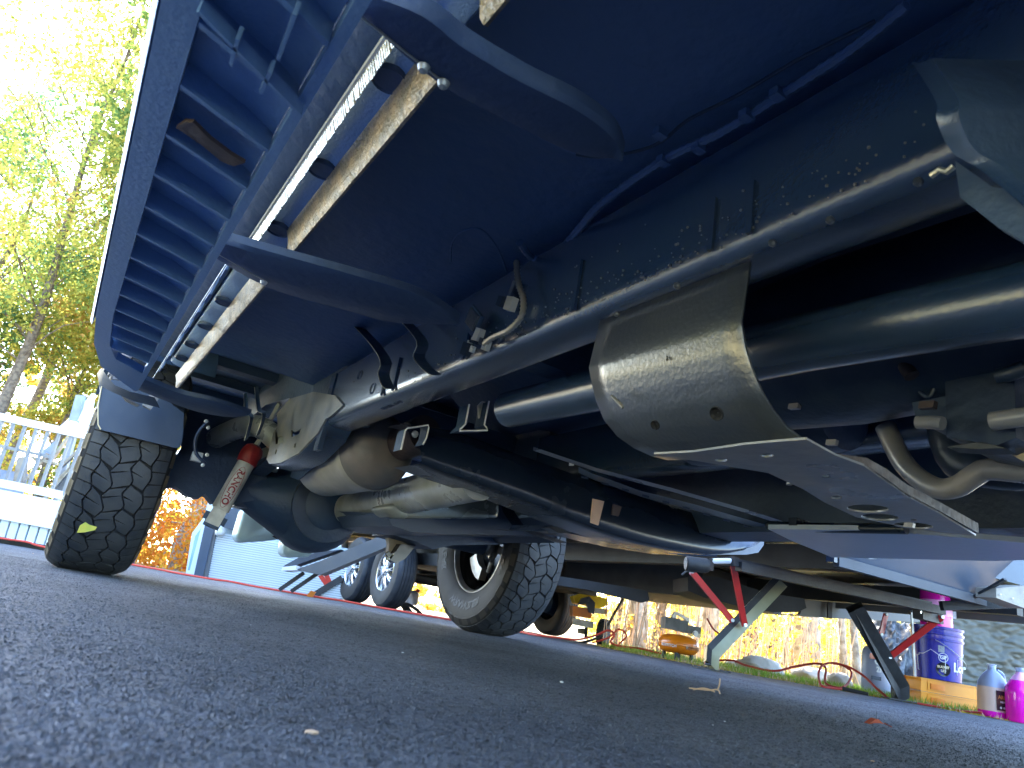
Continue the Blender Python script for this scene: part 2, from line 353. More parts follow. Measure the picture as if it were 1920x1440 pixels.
# coarse aggregate standing proud of the near asphalt
rg = np.random.default_rng(77); N = 90000
gq = .16*(3.2/.16)**rg.random(N); uq = rg.uniform(-.78, .82, N); px_ = uq*gq*math.cos(YAW)+gq*math.sin(YAW); py_ = gq*math.cos(YAW)-uq*gq*math.sin(YAW)
rad = rg.uniform(.0008, .0022, N)*(1+.25*gq); ang = rg.uniform(0, 6.28, N); v = np.zeros((N, 6, 3)); hh = rad*rg.uniform(.35, .8, N)
for k in range(5):
    a = ang+k*1.2566+rg.uniform(-.35, .35, N); rr = rad*rg.uniform(.6, 1.15, N); v[:, k, 0] = px_+rr*np.cos(a); v[:, k, 1] = py_+rr*np.sin(a); v[:, k, 2] = -.0002
v[:, 5, 0] = px_+rad*rg.uniform(-.4, .4, N); v[:, 5, 1] = py_+rad*rg.uniform(-.4, .4, N); v[:, 5, 2] = hh
fi = np.array([[0, 1, 5], [1, 2, 5], [2, 3, 5], [3, 4, 5], [4, 0, 5]], dtype=np.int32); li = (fi[None]+(np.arange(N, dtype=np.int32)*6)[:, None, None]).ravel()
me = bpy.data.meshes.new('asphalt_aggregate'); me.vertices.add(N*6); me.vertices.foreach_set('co', v.ravel()); me.loops.add(len(li)); me.loops.foreach_set('vertex_index', li)
me.polygons.add(N*5); me.polygons.foreach_set('loop_start', np.arange(0, len(li), 3, dtype=np.int32)); me.polygons.foreach_set('loop_total', np.full(N*5, 3, dtype=np.int32)); me.update(calc_edges=True)
o = link('asphalt_aggregate', me, 'asphalt', None, 60); o['kind'] = 'stuff'
# crack lines dusted pale along the sealed joint
def strip(pxs, w):
    q = catmull([P(x, y, Z=.004) for x, y in pxs], 8); mb = MB(); rows = []
    for i, p in enumerate(q):
        d = (q[min(i+1, len(q)-1)]-q[max(i-1, 0)]).normalized(); s = Vector((-d.y, d.x, 0)); ww = w*(.4+random.random())
        rows.append([p-s*ww/2, p+s*ww/2])
    return mb.loft(rows)
mb = strip([(985, 1228), (1100, 1252), (1225, 1280), (1330, 1300)], .004)
for pxs, w in (([(1395, 1331), (1500, 1353), (1620, 1384), (1740, 1414), (1830, 1439)], .003), ([(1235, 1298), (1300, 1309), (1358, 1322)], .0022), ([(1180, 1268), (1235, 1277)], .003)):
    q = strip(pxs, w); mb.add(q.v, q.f)
o = mb.build('driveway_crack', 'pale_dust', None, 0); o['kind'] = 'structure'

# ================================================================== PICKUP TRUCK
truck = empty('pickup_truck', (1.0, 1.2, 0), 'dark pickup truck seen from underneath, parked over the camera on the asphalt', 'truck')
def tp(mb, name, m, parent=truck, smooth=35): return mb.build(name, m, parent, smooth)
# --- body shell above the floor (cab, bed, bonnet)
prof = rounded([(-.03, .80), (2.03, .80), (2.05, 1.25), (1.86, 1.35), (1.72, 1.92), (.28, 1.92), (.14, 1.35), (-.05, 1.25)], .06, 3)
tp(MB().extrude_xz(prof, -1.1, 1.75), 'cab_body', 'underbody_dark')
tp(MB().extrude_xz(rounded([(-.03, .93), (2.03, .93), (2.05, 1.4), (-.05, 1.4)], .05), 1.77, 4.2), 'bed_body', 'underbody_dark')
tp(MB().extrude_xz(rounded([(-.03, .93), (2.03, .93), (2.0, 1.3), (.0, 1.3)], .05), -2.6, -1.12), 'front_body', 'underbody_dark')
tp(MB().box((.0, -2.72, .24), (2.0, -2.6, .95)), 'front_shade_bumper', 'underbody_dark')  # added out of view, dropped low to block light from the front
# --- floor pan with ribs
rows = []
for i in range(41):
    y = -1.6+i*.1
    row = []
    for j in range(29):
        x = .10+j*(1.82/28); z = .735
        z += .012*math.sin(y*9)*(1 if .25 < x < .5 else 0)
        if .72 < x < 1.28: z += .16*math.sin((x-.72)/.56*math.pi)      # tunnel
        row.append((x, y, z))
    rows.append(row)
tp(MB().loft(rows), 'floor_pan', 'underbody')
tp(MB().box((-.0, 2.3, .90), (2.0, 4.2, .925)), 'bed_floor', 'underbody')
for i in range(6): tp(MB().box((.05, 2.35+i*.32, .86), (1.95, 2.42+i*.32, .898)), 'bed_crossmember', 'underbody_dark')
# raised stampings on the floor between the rocker and the frame rail
for (x0, y0, x1, y1) in ():
    pr = rounded([(x0, y0), (x1, y0), (x1, y1), (x0, y1)], .03, 3)
    tp(MB().prism([(x, y, .712) for x, y in pr], (0, 0, .02)), 'floor_stamping', 'underbody')
# --- running board, passenger side (ribbed underside)
def running_board(side):
    s = (lambda x: x) if side < 0 else (lambda x: 1.99-x)
    rb = None
    ol = [(-.050, -1.2), (-.047, 1.30), (-.040, 1.52), (-.018, 1.70), (.03, 1.80), (.062, 1.86), (.070, 1.86), (.070, -1.2)]
    il = [(-.024, -1.1), (-.022, 1.30), (-.014, 1.50), (.004, 1.60), (.060, 1.66), (.062, -1.1)]
    me_rim = holed('running_board', [(s(x), y) for x, y in ol], [[(s(x), y) for x, y in il]], .016, (0, 0, .452), (1, 0, 0), (0, 1, 0), 'board_plastic', truck)
    m2 = MB().prism([(s(x), y, .468) for x, y in il], (0, 0, .008))
    m2.build('board_panel', 'board_plastic', me_rim)
    # the tread deck and rolled outer lip
    lip = [(s(-.050), .446), (s(-.054), .452), (s(-.056), .475), (s(-.05), .492), (s(-.02), .497), (s(.060), .470), (s(.060), .462), (s(-.045), .482)]
    m3 = MB().extrude_xz(lip, -1.2, 1.40); m3.build('board_deck', 'board_plastic', me_rim)
    ys = [-.95+.085*i for i in range(31)]
    ribs = MB().prism([(s(-.022), 0, .4445), (s(.060), .036, .4445), (s(.060), .042, .4445), (s(-.022), .006, .4445)], (0, 0, .026)).build('rib', 'board_plastic', me_rim)
    ribs.location.y = ys[0]
    for y in ys[1:]:
        if y > 1.57: continue
        c = ribs.copy(); COL.objects.link(c); c.parent = me_rim; c.location.y = y
    return me_rim
rb = running_board(-1)
rb['label'] = 'passenger side running board with ribbed underside'
tp(MB().prism([P(x, y, Z=.41) for x, y in ((1440, 992), (1600, 994), (1760, 1004), (1925, 1018), (1925, 1050), (1860, 1052), (1700, 1048), (1560, 1045), (1480, 1012))], (0, 0, .012)), 'driver_running_board', 'board_grey')
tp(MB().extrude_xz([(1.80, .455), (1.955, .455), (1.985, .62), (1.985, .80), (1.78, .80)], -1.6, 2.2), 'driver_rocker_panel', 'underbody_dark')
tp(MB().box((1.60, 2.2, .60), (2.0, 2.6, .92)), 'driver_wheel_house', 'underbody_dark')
# longitudinal stiffener between the board and the rocker, with clips
# underbody lattice lines above board panel at the near end (moulded diagonals)
mb = MB()
for a, b in (((375, 10), (566, 205)), ((450, 62), (436, 112)), ((510, 125), (492, 165)), ((557, 15), (525, 100))):
    mb.beam(P(*a, Z=.440), P(*b, Z=.440), .003, .012)
tp(mb, 'moulded_web', 'board_plastic', rb)
# old oval pad stuck to the board
pad = [(330, 240), (345, 229), (362, 230), (395, 262), (432, 290), (459, 306), (438, 312), (415, 303), (380, 274), (350, 253)]
tp(MB().prism([P(x, y, Z=.443) for x, y in pad], (0, 0, .004)), 'rubber_pad', 'pipe_rust', rb)
# end cap of the board and its trim
# --- rocker panel: flat band with plugs, jagged inner pinch weld, rolled flange
tp(MB().extrude_xz(rounded([(.133, .612), (.133, .74), (.02, .80), (.02, .66), (.10, .622)], .006, 2), -1.4, 2.16), 'sill_outer', 'underbody_dark')
rk = tp(MB().extrude_xz(rounded([(.135, .610), (.183, .598), (.190, .63), (.19, .74), (.14, .74)], .008, 2), -1.4, 2.16), 'rocker_panel', 'rocker')
def flange(y0, y1):
    n = max(8, int((y1-y0)*90)); rows = []
    for i in range(n+1):
        y = y0+(y1-y0)*i/n; w = .0025*noise.noise(Vector((y*8, 3, 0)))
        rows.append([(.166, y, .600), (.172, y, .586+w), (.176, y, .566+w), (.181+w*.4, y, .561+w), (.185, y, .562+w), (.186, y, .574), (.183, y, .604)])
    return MB().loft(rows).build('rocker_flange', 'flange', rk)
flange(-1.4, .468); flange(.522, 1.075); flange(1.225, 2.26)
# jagged pinch weld: many small teeth
mb = MB(); y = .3
while y < 1.16:
    d = .0055; h = .016+.004*random.random()
    if not (.465 < y < .56):
        mb.prism([(.128, y, .600), (.139, y, .600), (.135, y, .600-h)], (0, d*.6, 0))
    y += d
o = tp(mb, 'pinch_weld', 'edge_metal', rk, 0); o['kind'] = 'stuff'
tp(MB().extrude_xz([(.126, .598), (.140, .598), (.140, .606), (.126, .606)], -1.2, 1.18), 'pinch_strip', 'steel', rk)
for y in (.64, .865, 1.085, 1.275, 1.50, 1.70, 1.89, 2.05):
    pl = MB().lathe([(0, -.004), (.010, -.0045), (.017, -.0035), (.0195, -.0055), (.0215, -.003), (.022, .001)], (.1560, y, .6035), (0, 0, 1), 20).build('plug', 'underbody_dark', rk)
# clip fins beyond the bracket (seen as a row of small tabs)
for i, y in enumerate((1.22, 1.36, 1.48, 1.60, 1.73, 1.88, 2.02)):
    q = MB().prism([(.108, y-.035, .545), (.108, y+.02, .545), (.118, y+.03, .605), (.118, y-.03, .605)], (.004, 0, 0)).build('clip_tab', 'underbody', rk)
tp(MB().extrude_xz([(.104, .542), (.106, .542), (.106, .545), (.104, .545)], 1.16, 2.15), 'clip_strip', 'steel', rk)
# --- running board brackets: curved arms sweeping under the rocker
def arm(top, bot, z, name='board_bracket'):
    t = catmull([P(*q, Z=z) for q in top], 6); b = catmull([P(*q, Z=z) for q in bot], 6)
    m = min(len(t), len(b)); rows = []
    for i in range(m):
        a, c = t[i], b[i]
        rows.append([a+Vector((0, 0, .012)), a, a*.93+c*.07-Vector((0, 0, .006)), a*.5+c*.5-Vector((0, 0, .010)), a*.07+c*.93-Vector((0, 0, .006)), c, c+Vector((0, 0, .012))])
    return MB().loft(rows).build(name, 'arm_paint', truck)
arm([(560, -60), (780, 8), (880, 78), (985, 140), (1085, 190), (1150, 240), (1170, 286)], [(430, -40), (640, 0), (735, 80), (832, 158), (975, 235), (1080, 282), (1168, 288)], .527)
arm([(240, 380), (300, 398), (400, 440), (528, 478), (680, 520), (790, 555), (862, 600)], [(250, 398), (300, 412), (345, 440), (495, 533), (640, 577), (740, 602), (860, 602)], .527)
arm([(250, 702), (330, 735), (400, 752), (470, 775)], [(245, 722), (300, 745), (370, 770), (418, 778)], .527)
for a, b in (((320, 425), (500, 528)), ((640, 2), (830, 153))): tp(MB().tube([P(*a, Z=.519), P(*b, Z=.519)], .0012, 6), 'bracket_edge', 'edge_metal')
for q in ((325, 425), (338, 436), (495, 528), (832, 155), (795, 125)):
    MB().lathe([(0, -.006), (.004, -.005), (.006, 0)], P(*q, Z=.517), (0, 0, 1), 10).build('bolt', 'steel', truck)
# --- frame rail (passenger): rounded box section
def rail(x0, x1, y0, y1, z0=.540, z1=.735):
    rows = []
    prof = [(x1, z1), (x0, z1), (x0, z0+.03), (x0+.002, z0+.018), (x0+.006, z0+.009), (x0+.014, z0+.003), (x0+.025, z0), (x1-.02, z0), (x1-.006, z0+.006), (x1, z0+.02)]
    return MB().extrude_xz(prof, y0, y1)
rail_p = tp(rail(.578, .668, -2.3, 2.05, .533, .70), 'frame_rail', 'frame_paint')
rail_d = tp(rail(1.332, 1.422, -2.3, 2.05, .533, .70), 'frame_rail', 'frame_paint')
# slots and access holes in the rail web: raised collar with dark recess
for (px, py, a, b) in ((698, 728, .013, .024), (674, 703, .012, .02), (632, 760, .008, .018)):
    c = P(px, py, X=.576); MB().lathe([(a*.2, .010), (a*.8, .009), (a, .004), (a*1.12, -.001), (a*1.25, .001)], c, (1, 0, 0), 18).build('web_hole', 'underbody_dark', rail_p)
# blobs, weld spatter and clips along the rounded corner
mb = MB()
for i in range(230):
    y = random.choice([random.uniform(.3, 1.9), random.gauss(.62, .16), random.gauss(1.0, .25)]); z = .545+abs(random.gauss(0, .035)); r = random.uniform(.0007, .0022)
    mb.lathe([(0, -r), (r*.8, -r*.5), (r, 0), (r*.3, r)], (.577, y, z), (1, 0, 0), 6)
o = tp(mb, 'weld_spatter', 'skid_paint', rail_p); o['kind'] = 'stuff'
for (px, py) in ((1155, 588), (1268, 535), (1447, 455), (1555, 412), (1720, 340)):
    c = P(px, py, X=.574); MB().lathe([(0, -.003), (.003, -.0025), (.0045, 0), (.004, .004)], c, (1, 0, 0), 12).build('rivet', 'skid_paint', rail_p)
for y in (.50, .56, .84, 1.20, 1.55, 1.62):
    MB().box((.5725, y, .548), (.5775, y+.008, .62+.02*random.random())).build('web_tab', 'frame_paint', rail_p)
# rear kick of the rail: plate with notches (light on the bracket painted beige)
def on_x(X, pts): return [(P(x, y, X=X).y, P(x, y, X=X).z) for x, y in pts]
outer = on_x(.575, [(612, 786), (598, 812), (560, 851), (528, 868), (506, 870), (501, 862), (514, 812), (522, 800), (520, 775), (545, 748), (590, 735), (630, 742), (645, 760), (620, 782)])
h1 = on_x(.575, [(516, 806), (522, 812), (522, 820), (531, 819), (533, 830), (519, 833)])
h2 = on_x(.575, [(547, 806), (551, 808), (553, 812), (564, 805), (566, 803), (562, 815), (548, 820)])
h3 = on_x(.575, [(552, 839), (554, 832), (557, 831), (555, 840)]); h4 = on_x(.575, [(517, 851), (519, 843), (521, 843), (519, 852)])
kick = holed('rail_kick', outer, [h1, h2, h3, h4], .006, (.575, 0, 0), (0, 1, 0), (0, 0, 1), 'frame_bracket', truck)
mb = MB(); lower = on_x(.575, [(612, 786), (598, 812), (560, 851), (528, 868), (506, 870)])
rows = []
for (y, z) in lower: rows.append([(.572, y, z+.012), (.574, y, z+.003), (.582, y, z-.003), (.60, y, z-.006), (.66, y, z-.008)])
tp(mb.loft(rows), 'kick_flange', 'frame_paint')
tp(MB().prism([(.66, y, z) for y, z in [(2.0, .60), (2.15, .50), (2.5, .42), (2.62, .44), (2.6, .56), (2.3, .66)]], (.004, 0, 0)), 'kick_inner', 'underbody_dark')
for X in (.60, 1.34):
    tp(MB().loft([[(X, y, z0), (X+.07, y, z0), (X+.07, y, z0+.16), (X, y, z0+.16)] for y, z0 in ((2.0, .56), (2.3, .62), (2.7, .74), (3.1, .78), (3.6, .74), (4.2, .62))], closed=True), 'rear_frame_rail', 'underbody_dark')
tp(MB().box((.575, 2.06, .46), (.59, 2.10, .70)), 'kick_edge', 'frame_paint')
# recessed stamped lettering under the rail (worn part numbers)
text('stamped_code', 'RH 52A  4WD', .020, plane_fn(P(735, 760, Z=.5325), (0, -1, 0), (-1, 0, 0)), 'underbody_dark', rail_p)
text('stamped_code', 'HBN1', .018, plane_fn(P(688, 800, Z=.5325), (0, -1, 0), (-1, 0, 0)), 'underbody_dark', rail_p)
# small bright edges between rail and floor (body mounts)
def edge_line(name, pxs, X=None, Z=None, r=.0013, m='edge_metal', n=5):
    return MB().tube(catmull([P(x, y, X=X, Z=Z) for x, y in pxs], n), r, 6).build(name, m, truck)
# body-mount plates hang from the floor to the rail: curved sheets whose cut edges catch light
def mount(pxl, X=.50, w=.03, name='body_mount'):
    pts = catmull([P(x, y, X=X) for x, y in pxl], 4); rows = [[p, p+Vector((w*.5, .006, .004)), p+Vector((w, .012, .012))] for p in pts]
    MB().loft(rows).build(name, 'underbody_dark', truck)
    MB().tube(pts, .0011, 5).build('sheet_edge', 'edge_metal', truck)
mount([(648, 596), (690, 640), (713, 676), (709, 700), (716, 722), (722, 728)])
mount([(715, 563), (752, 603), (781, 640), (775, 668), (790, 690), (806, 702)], X=.50)
mount([(457, 738), (459, 770), (468, 782), (465, 800), (458, 826)], X=.42, w=.012)
mount([(477, 726), (482, 768), (491, 776), (488, 795), (480, 817)], X=.42, w=.012)
# body mount in the top right corner
bmnt = [P(1708, 115, X=.46), P(1755, 190, X=.46), P(1756, 225, X=.46), P(1785, 285, X=.48), P(1840, 320, X=.50), P(1935, 400, X=.52)]
q = catmull(bmnt, 6)
tp(MB().loft([[p, p+Vector((.006, -.004, -.001)), p+Vector((.012, -.01, .004))] for p in q]), 'cab_mount', 'frame_paint')
tp(MB().loft([[p+Vector((.012, -.01, .004)), p+Vector((.10, -.05, .03))] for p in q]), 'cab_mount_web', 'underbody_dark')
tp(MB().prism([P(x, y, X=.52) for x, y in ((1790, 300), (1860, 350), (1925, 360), (1945, 470), (1870, 425), (1800, 370))], (.01, 0, 0)), 'mount_plate', 'underbody_dark')
tp(MB().tube([P(1745, 330, X=.56), P(1762, 318, X=.56), P(1775, 322, X=.56), P(1788, 312, X=.56)], .003, 8), 'mount_clip', 'edge_metal')
tp(MB().lathe([(0, -.02), (.012, -.018), (.02, -.008), (.022, .01)], P(1925, 385, X=.56), (1, 0, 0), 16), 'mount_bolt', 'steel')
tp(MB().tube(catmull([P(1593, 258, Z=.70), P(1620, 232, Z=.70), P(1650, 218, Z=.70), P(1678, 217, Z=.70)], 5), .0035, 8), 'brake_hose', 'dark_metal')
# --- wiring: ribbed conduit and line along the floor
def conduit(pts, r, name, m='dark_metal', step=.006):
    q = catmull(pts, 10); L = [0]
    for a, b in zip(q, q[1:]): L.append(L[-1]+(b-a).length)
    out = []; rr = []; N = min(900, int(L[-1]/step)); j = 0
    for i in range(N+1):
        t = L[-1]*i/N
        while j < len(L)-2 and L[j+1] < t: j += 1
        k = (t-L[j])/max(1e-9, L[j+1]-L[j]); out.append(q[j].lerp(q[j+1], min(1, max(0, k)))); rr.append(r*(1.12 if i % 2 else .88))
    return MB().tube(out, rr, 8).build(name, m, truck)
conduit([P(x, y, Z=.700) for x, y in ((1700, 10), (1600, 90), (1470, 175), (1350, 250), (1245, 300), (1130, 380), (1085, 430), (1040, 478), (1000, 484), (975, 455))], .0065, 'wiring_conduit', 'underbody')
tp(MB().tube(catmull([P(x, y, Z=.705) for x, y in ((1640, 40), (1500, 110), (1380, 180), (1290, 225), (1245, 262), (1200, 282), (1130, 294), (1080, 290))], 6), .0022, 8), 'brake_line', 'dark_metal')
for x, y in ((1238, 248), (1244, 300), (1310, 275), (1400, 215), (1458, 175)):
    c = P(x, y, Z=.697); MB().box((c.x-.008, c.y-.006, c.z-.007), (c.x+.008, c.y+.006, c.z+.004)).build('line_clip', 'underbody', truck)
conduit([P(x, y, X=.55) for x, y in ((968, 490), (972, 530), (981, 560), (978, 592), (955, 618), (925, 632), (908, 645))], .0055, 'wiring_conduit', 'frame_bracket', .0045)
# connector plate (diamond) and plug cluster
dia = [(882, 568), (902, 592), (884, 632), (866, 605)]
tp(MB().prism([P(x, y, X=.548) for x, y in dia], (.008, 0, 0)), 'connector_plate', 'frame_paint')
tp(MB().prism([P(x, y, X=.545) for x, y in [(882, 576), (895, 592), (884, 620), (871, 604)]], (.005, 0, 0)), 'connector_cover', 'skid_paint')
tp(MB().prism([P(x, y, X=.56) for x, y in [(950, 518), (962, 525), (950, 558), (937, 538)]], (.006, 0, 0)), 'connector_plate', 'frame_paint')
for i, (x, y) in enumerate(((880, 645), (890, 635), (897, 628), (903, 640), (912, 648), (875, 655), (886, 655), (940, 565), (958, 570))):
    c = P(x, y, X=.555); s = .006+.003*(i % 3)
    MB().obox(c, Vector((s*.5, 0, 0)), Vector((0, s, s*.4)), Vector((0, -s*.3, s))).build('connector', 'gloss_black' if i % 2 else 'steel', truck)
tp(MB().tube(catmull([P(x, y, Z=.715) for x, y in ((845, 490), (848, 455), (870, 432), (905, 432), (935, 470), (950, 510))], 5), .002, 6), 'loose_wire', 'underbody')
# --- pipes: exhaust tube behind the skid plate
ax = P(1920, 562, X=.80); bx = P(1510, 642, X=.80); d = (bx-ax).normalized()
q0 = ax-d*1.2; q1 = P(955, 768, X=.80)
tp(MB().tube([q0, ax, bx, q1], .042, 28), 'crossover_tube', 'frame_paint')
tp(MB().prism([P(x, y, X=.90) for x, y in ((1560, 575), (1920, 425), (1960, 470), (1960, 560), (1580, 640))], (.05, 0, 0)), 'heat_shield', 'skid_metal')
tp(MB().tube([P(1560, 655, X=.9), P(1925, 628, X=.9)], .004, 8), 'tube_seam', 'steel')
# --- skid plate wrapping under the rail
L_ = [(1108, 690, .600), (1112, 712, .6045), (1121, 750, .617), (1136, 786, .633), (1160, 815, .653), (1190, 836, .675), (1222, 850, .700), (1252, 858, .72)]
R_ = [(1393, 604, .600), (1400, 650, .6075), (1412, 690, .618), (1432, 735, .634), (1452, 768, .653), (1478, 800, .675), (1520, 832, .700), (1570, 852, .72)]
rows = []
for (lx, ly, X1), (rx, ry, X2) in zip(L_, R_):
    a, b = P(lx, ly, X=X1), P(rx, ry, X=X2); rows.append([a.lerp(b, k/8) for k in range(9)])
top = [p+Vector((.01, 0, .09)) for p in rows[0]]
rows = [top]+rows
rows2 = []
for i in range(len(rows)-1):      # denser rows for a smooth bend
    for k in range(3): rows2.append([a.lerp(b, k/3) for a, b in zip(rows[i], rows[i+1])])
rows2.append(rows[-1])
skid = tp(MB().loft(rows2), 'skid_plate', 'skid_paint', truck, 60)
sm = skid.modifiers.new('thick', 'SOLIDIFY'); sm.thickness = .004; sm.offset = -1
for (x, y, r) in ((1228, 797, .006), (1343, 776, .008)):
    c = P(x, y, X=.6075); MB().lathe([(r*.1, .004), (r*.7, .003), (r, 0), (r*1.05, -.001), (r*1.15, .001)], c, Vector((.75, .1, .6)), 18).build('skid_hole', 'rubber_groove', skid)  # closed discs coloured black for the shade inside the holes
MB().tube([P(1147, 742, X=.598), P(1158, 753, X=.600), P(1168, 764, X=.602)], [.0016, .003, .0022], 8).build('paint_scar', 'frame_bracket', skid)
MB().tube([P(1250, 668, X=.598), P(1251, 675, X=.598)], [.001, .002], 6).build('paint_scar', 'frame_bracket', skid)
# perforated belly plate
Zp = .300
bo = [(1226, 850), (1300, 846), (1395, 832), (1460, 826), (1512, 822), (1566, 852), (1620, 872), (1660, 900), (1700, 928), (1760, 960), (1830, 1003), (1770, 998), (1690, 986), (1605, 968), (1545, 940), (1505, 915), (1440, 885), (1340, 868)]
def on_z(Z, pts): return [(P(x, y, Z=Z).x, P(x, y, Z=Z).y) for x, y in pts]
def pxell(cx, cy, a, b, rot=0): return on_z(Zp, ell(cx, cy, a, b, rot, 14))
hs = [pxell(1627, 952, 40, 7.5, .03), pxell(1650, 968, 36, 6.5, .05), pxell(1712, 984, 38, 6, .06), pxell(1438, 852, 13, 3.5), pxell(1352, 861, 12, 3), pxell(1548, 891, 8, 2.5), pxell(1568, 931, 11, 3), pxell(1713, 973, 6, 2), pxell(1480, 907, 6, 2)]
belly = holed('belly_plate', on_z(Zp, bo), hs, .0025, (0, 0, Zp), (1, 0, 0), (0, 1, 0), 'skid_metal', truck)
tp(MB().loft([[P(x, y, Z=.300)+Vector((0, 0, z*k)) for z in (0, .009, .012)] for x, y, k in ((1566, 852, .1), (1625, 874, .8), (1662, 898, 1), (1700, 926, 1), (1760, 957, 1), (1835, 1000, 1.2))]), 'belly_plate_lip', 'pipe_rust')
# --- transmission and engine masses above the plates
tp(MB().lathe([(0, -.55), (.10, -.54), (.13, -.4), (.14, -.1), (.13, .05), (.13, .2), (.10, .25), (0, .26)], (1.0, .75, .60), (0, 1, 0), 24), 'transmission', 'dark_metal')
tp(MB().lathe([(0, -.2), (.09, -.19), (.10, 0), (.085, .2), (0, .21)], (1.22, 1.0, .58), (0, 1, 0), 20), 'transfer_case', 'dark_metal')
tp(MB().box((.75, -.9, .42), (1.3, .1, .70)), 'engine_sump', 'underbody_dark')
Xg = .98
tp(MB().prism([P(x, y, X=Xg) for x, y in ((1690, 690), (1770, 660), (1775, 800), (1720, 790))], (.12, 0, 0)), 'actuator', 'underbody_dark')
tp(MB().prism([P(x, y, X=.95) for x, y in ((1770, 655), (1825, 640), (1900, 640), (1905, 820), (1870, 835), (1775, 820))], (.14, 0, 0)), 'gearbox_housing', 'dark_metal')
def pipe(name, pxs, X, r, m, n=14): return tp(MB().tube(catmull([P(x, y, X=X) for x, y in pxs], 5), r, n), name, m)
pipe('shift_shaft', ((1720, 792), (1745, 792), (1768, 794)), .93, .009, 'skid_metal')
pipe('front_driveshaft', ((1860, 790), (1890, 786), (1930, 780)), .93, .012, 'skid_metal')
pipe('coolant_pipe', ((1870, 705), (1895, 700), (1925, 688)), .93, .010, 'dark_metal')
pipe('coolant_pipe', ((1500, 598), (1545, 600), (1560, 602)), .93, .006, 'skid_metal')
pipe('drain_tube', ((1690, 670), (1700, 690), (1710, 705)), .92, .010, 'pipe_rust')
pipe('vent_hose', ((1770, 655), (1745, 665), (1700, 690), (1740, 745), (1760, 700), (1770, 700)), .96, .0035, 'dark_metal')
pipe('exhaust_crosspipe', ((1660, 800), (1690, 862), (1722, 896), (1760, 916), (1795, 912), (1830, 890), (1860, 880), (1960, 890)), 1.10, .016, 'skid_metal', 18)
pipe('exhaust_crosspipe', ((1760, 700), (1790, 850), (1860, 880), (1960, 880)), 1.15, .03, 'dark_metal')
tp(MB().prism([P(x, y, X=.95) for x, y in ((1775, 838), (1840, 828), (1885, 840), (1835, 842))], (.03, 0, 0)), 'bracket', 'trailer_trim')
tp(MB().prism([P(x, y, X=1.0) for x, y in ((1880, 840), (1925, 800), (1925, 868), (1900, 855))], (.03, 0, 0)), 'cover_plate', 'bracket_beige')
for (x, y, s) in ((1742, 668, .010), (1758, 672, .014), (1560, 830, .008), (1705, 985, .006), (1490, 762, .009), (1740, 760, .01)):
    c = P(x, y, X=.94); MB().obox(c, (s*.5, 0, 0), (0, s, .1*s), (0, -.1*s, s*.5)).build('fitting', 'pipe_rust' if s > .009 else 'skid_metal', truck)
# underside strip of lights/clips at far right of the driver rail
# --- transmission crossmember: deep channel running across to the driver side
cm_top = [(768, 792), (800, 800), (860, 812), (1000, 862), (1150, 915), (1300, 962), (1420, 1000), (1434, 1004)]
cm_bot = [(790, 866), (850, 888), (908, 908), (1000, 942), (1080, 975), (1200, 1015), (1330, 1038), (1400, 1030)]
Ta = catmull([P(x, y, Y=1.75) for x, y in cm_top], 4); Tb = catmull([P(x, y, Y=1.70) for x, y in cm_bot], 4)
rows = []
for a, b in zip(Ta, Tb):
    rows.append([a+Vector((0, .16, .01)), a+Vector((0, .02, .004)), a, a.lerp(b, .25)+Vector((0, -.012, 0)), a.lerp(b, .5)+Vector((0, -.018, 0)), a.lerp(b, .8)+Vector((0, -.012, 0)), b+Vector((0, 0, .004)), b+Vector((0, .012, -.003)), b+Vector((0, .05, -.004)), b+Vector((0, .18, 0))])
cm = tp(MB().loft(rows), 'transmission_crossmember', 'gloss_black', truck, 60)
endc = [P(x, y, Y=1.74) for x, y in ((1420, 1000), (1434, 1006), (1432, 1022), (1422, 1036), (1400, 1040), (1330, 1040), (1398, 1020), (1410, 1000))]
tp(MB().prism(endc, (0, .2, 0)), 'crossmember_end', 'tank_plastic')
# reinforcement bar with slots in front of it
tp(MB().loft([[P(x, y, Z=.47), P(x, y+10, Z=.47), P(x+6, y+13, Z=.475)] for x, y in ((1085, 876), (1110, 888), (1140, 898), (1200, 920), (1300, 945), (1440, 985))]), 'reinforcement_bar', 'trailer_blue')
tp(MB().loft([[P(x, y, Z=.475), P(x, y+7, Z=.475)] for x, y in ((1000, 838), (1120, 878), (1260, 915), (1400, 955), (1500, 988))]), 'upper_bar', 'skid_metal')
mb = MB()
for k in range(9):
    x = 1090+k*38; y = 893+k*11.5; tp(MB().prism([P(a, b, Z=.468) for a, b in ((x, y), (x+13, y+3), (x+13, y+6), (x, y+3))], (0, 0, .001)), 'bar_slot', 'underbody_dark')
for q in (((1112, 935), (1133, 940), (1122, 985), (1108, 980)), ((1150, 945), (1166, 950), (1160, 968), (1147, 965))):
    tp(MB().prism([P(x, y, Y=1.60) for x, y in q], (0, .004, 0)), 'paper_tag', 'jug_tan' if q[0][0] == 1112 else 'pipe_rust')
tp(MB().prism([P(x, y, Y=1.6) for x, y in ((1069, 866), (1077, 866), (1076, 873), (1068, 873))], (0, .004, 0)), 'clip', 'sticker')
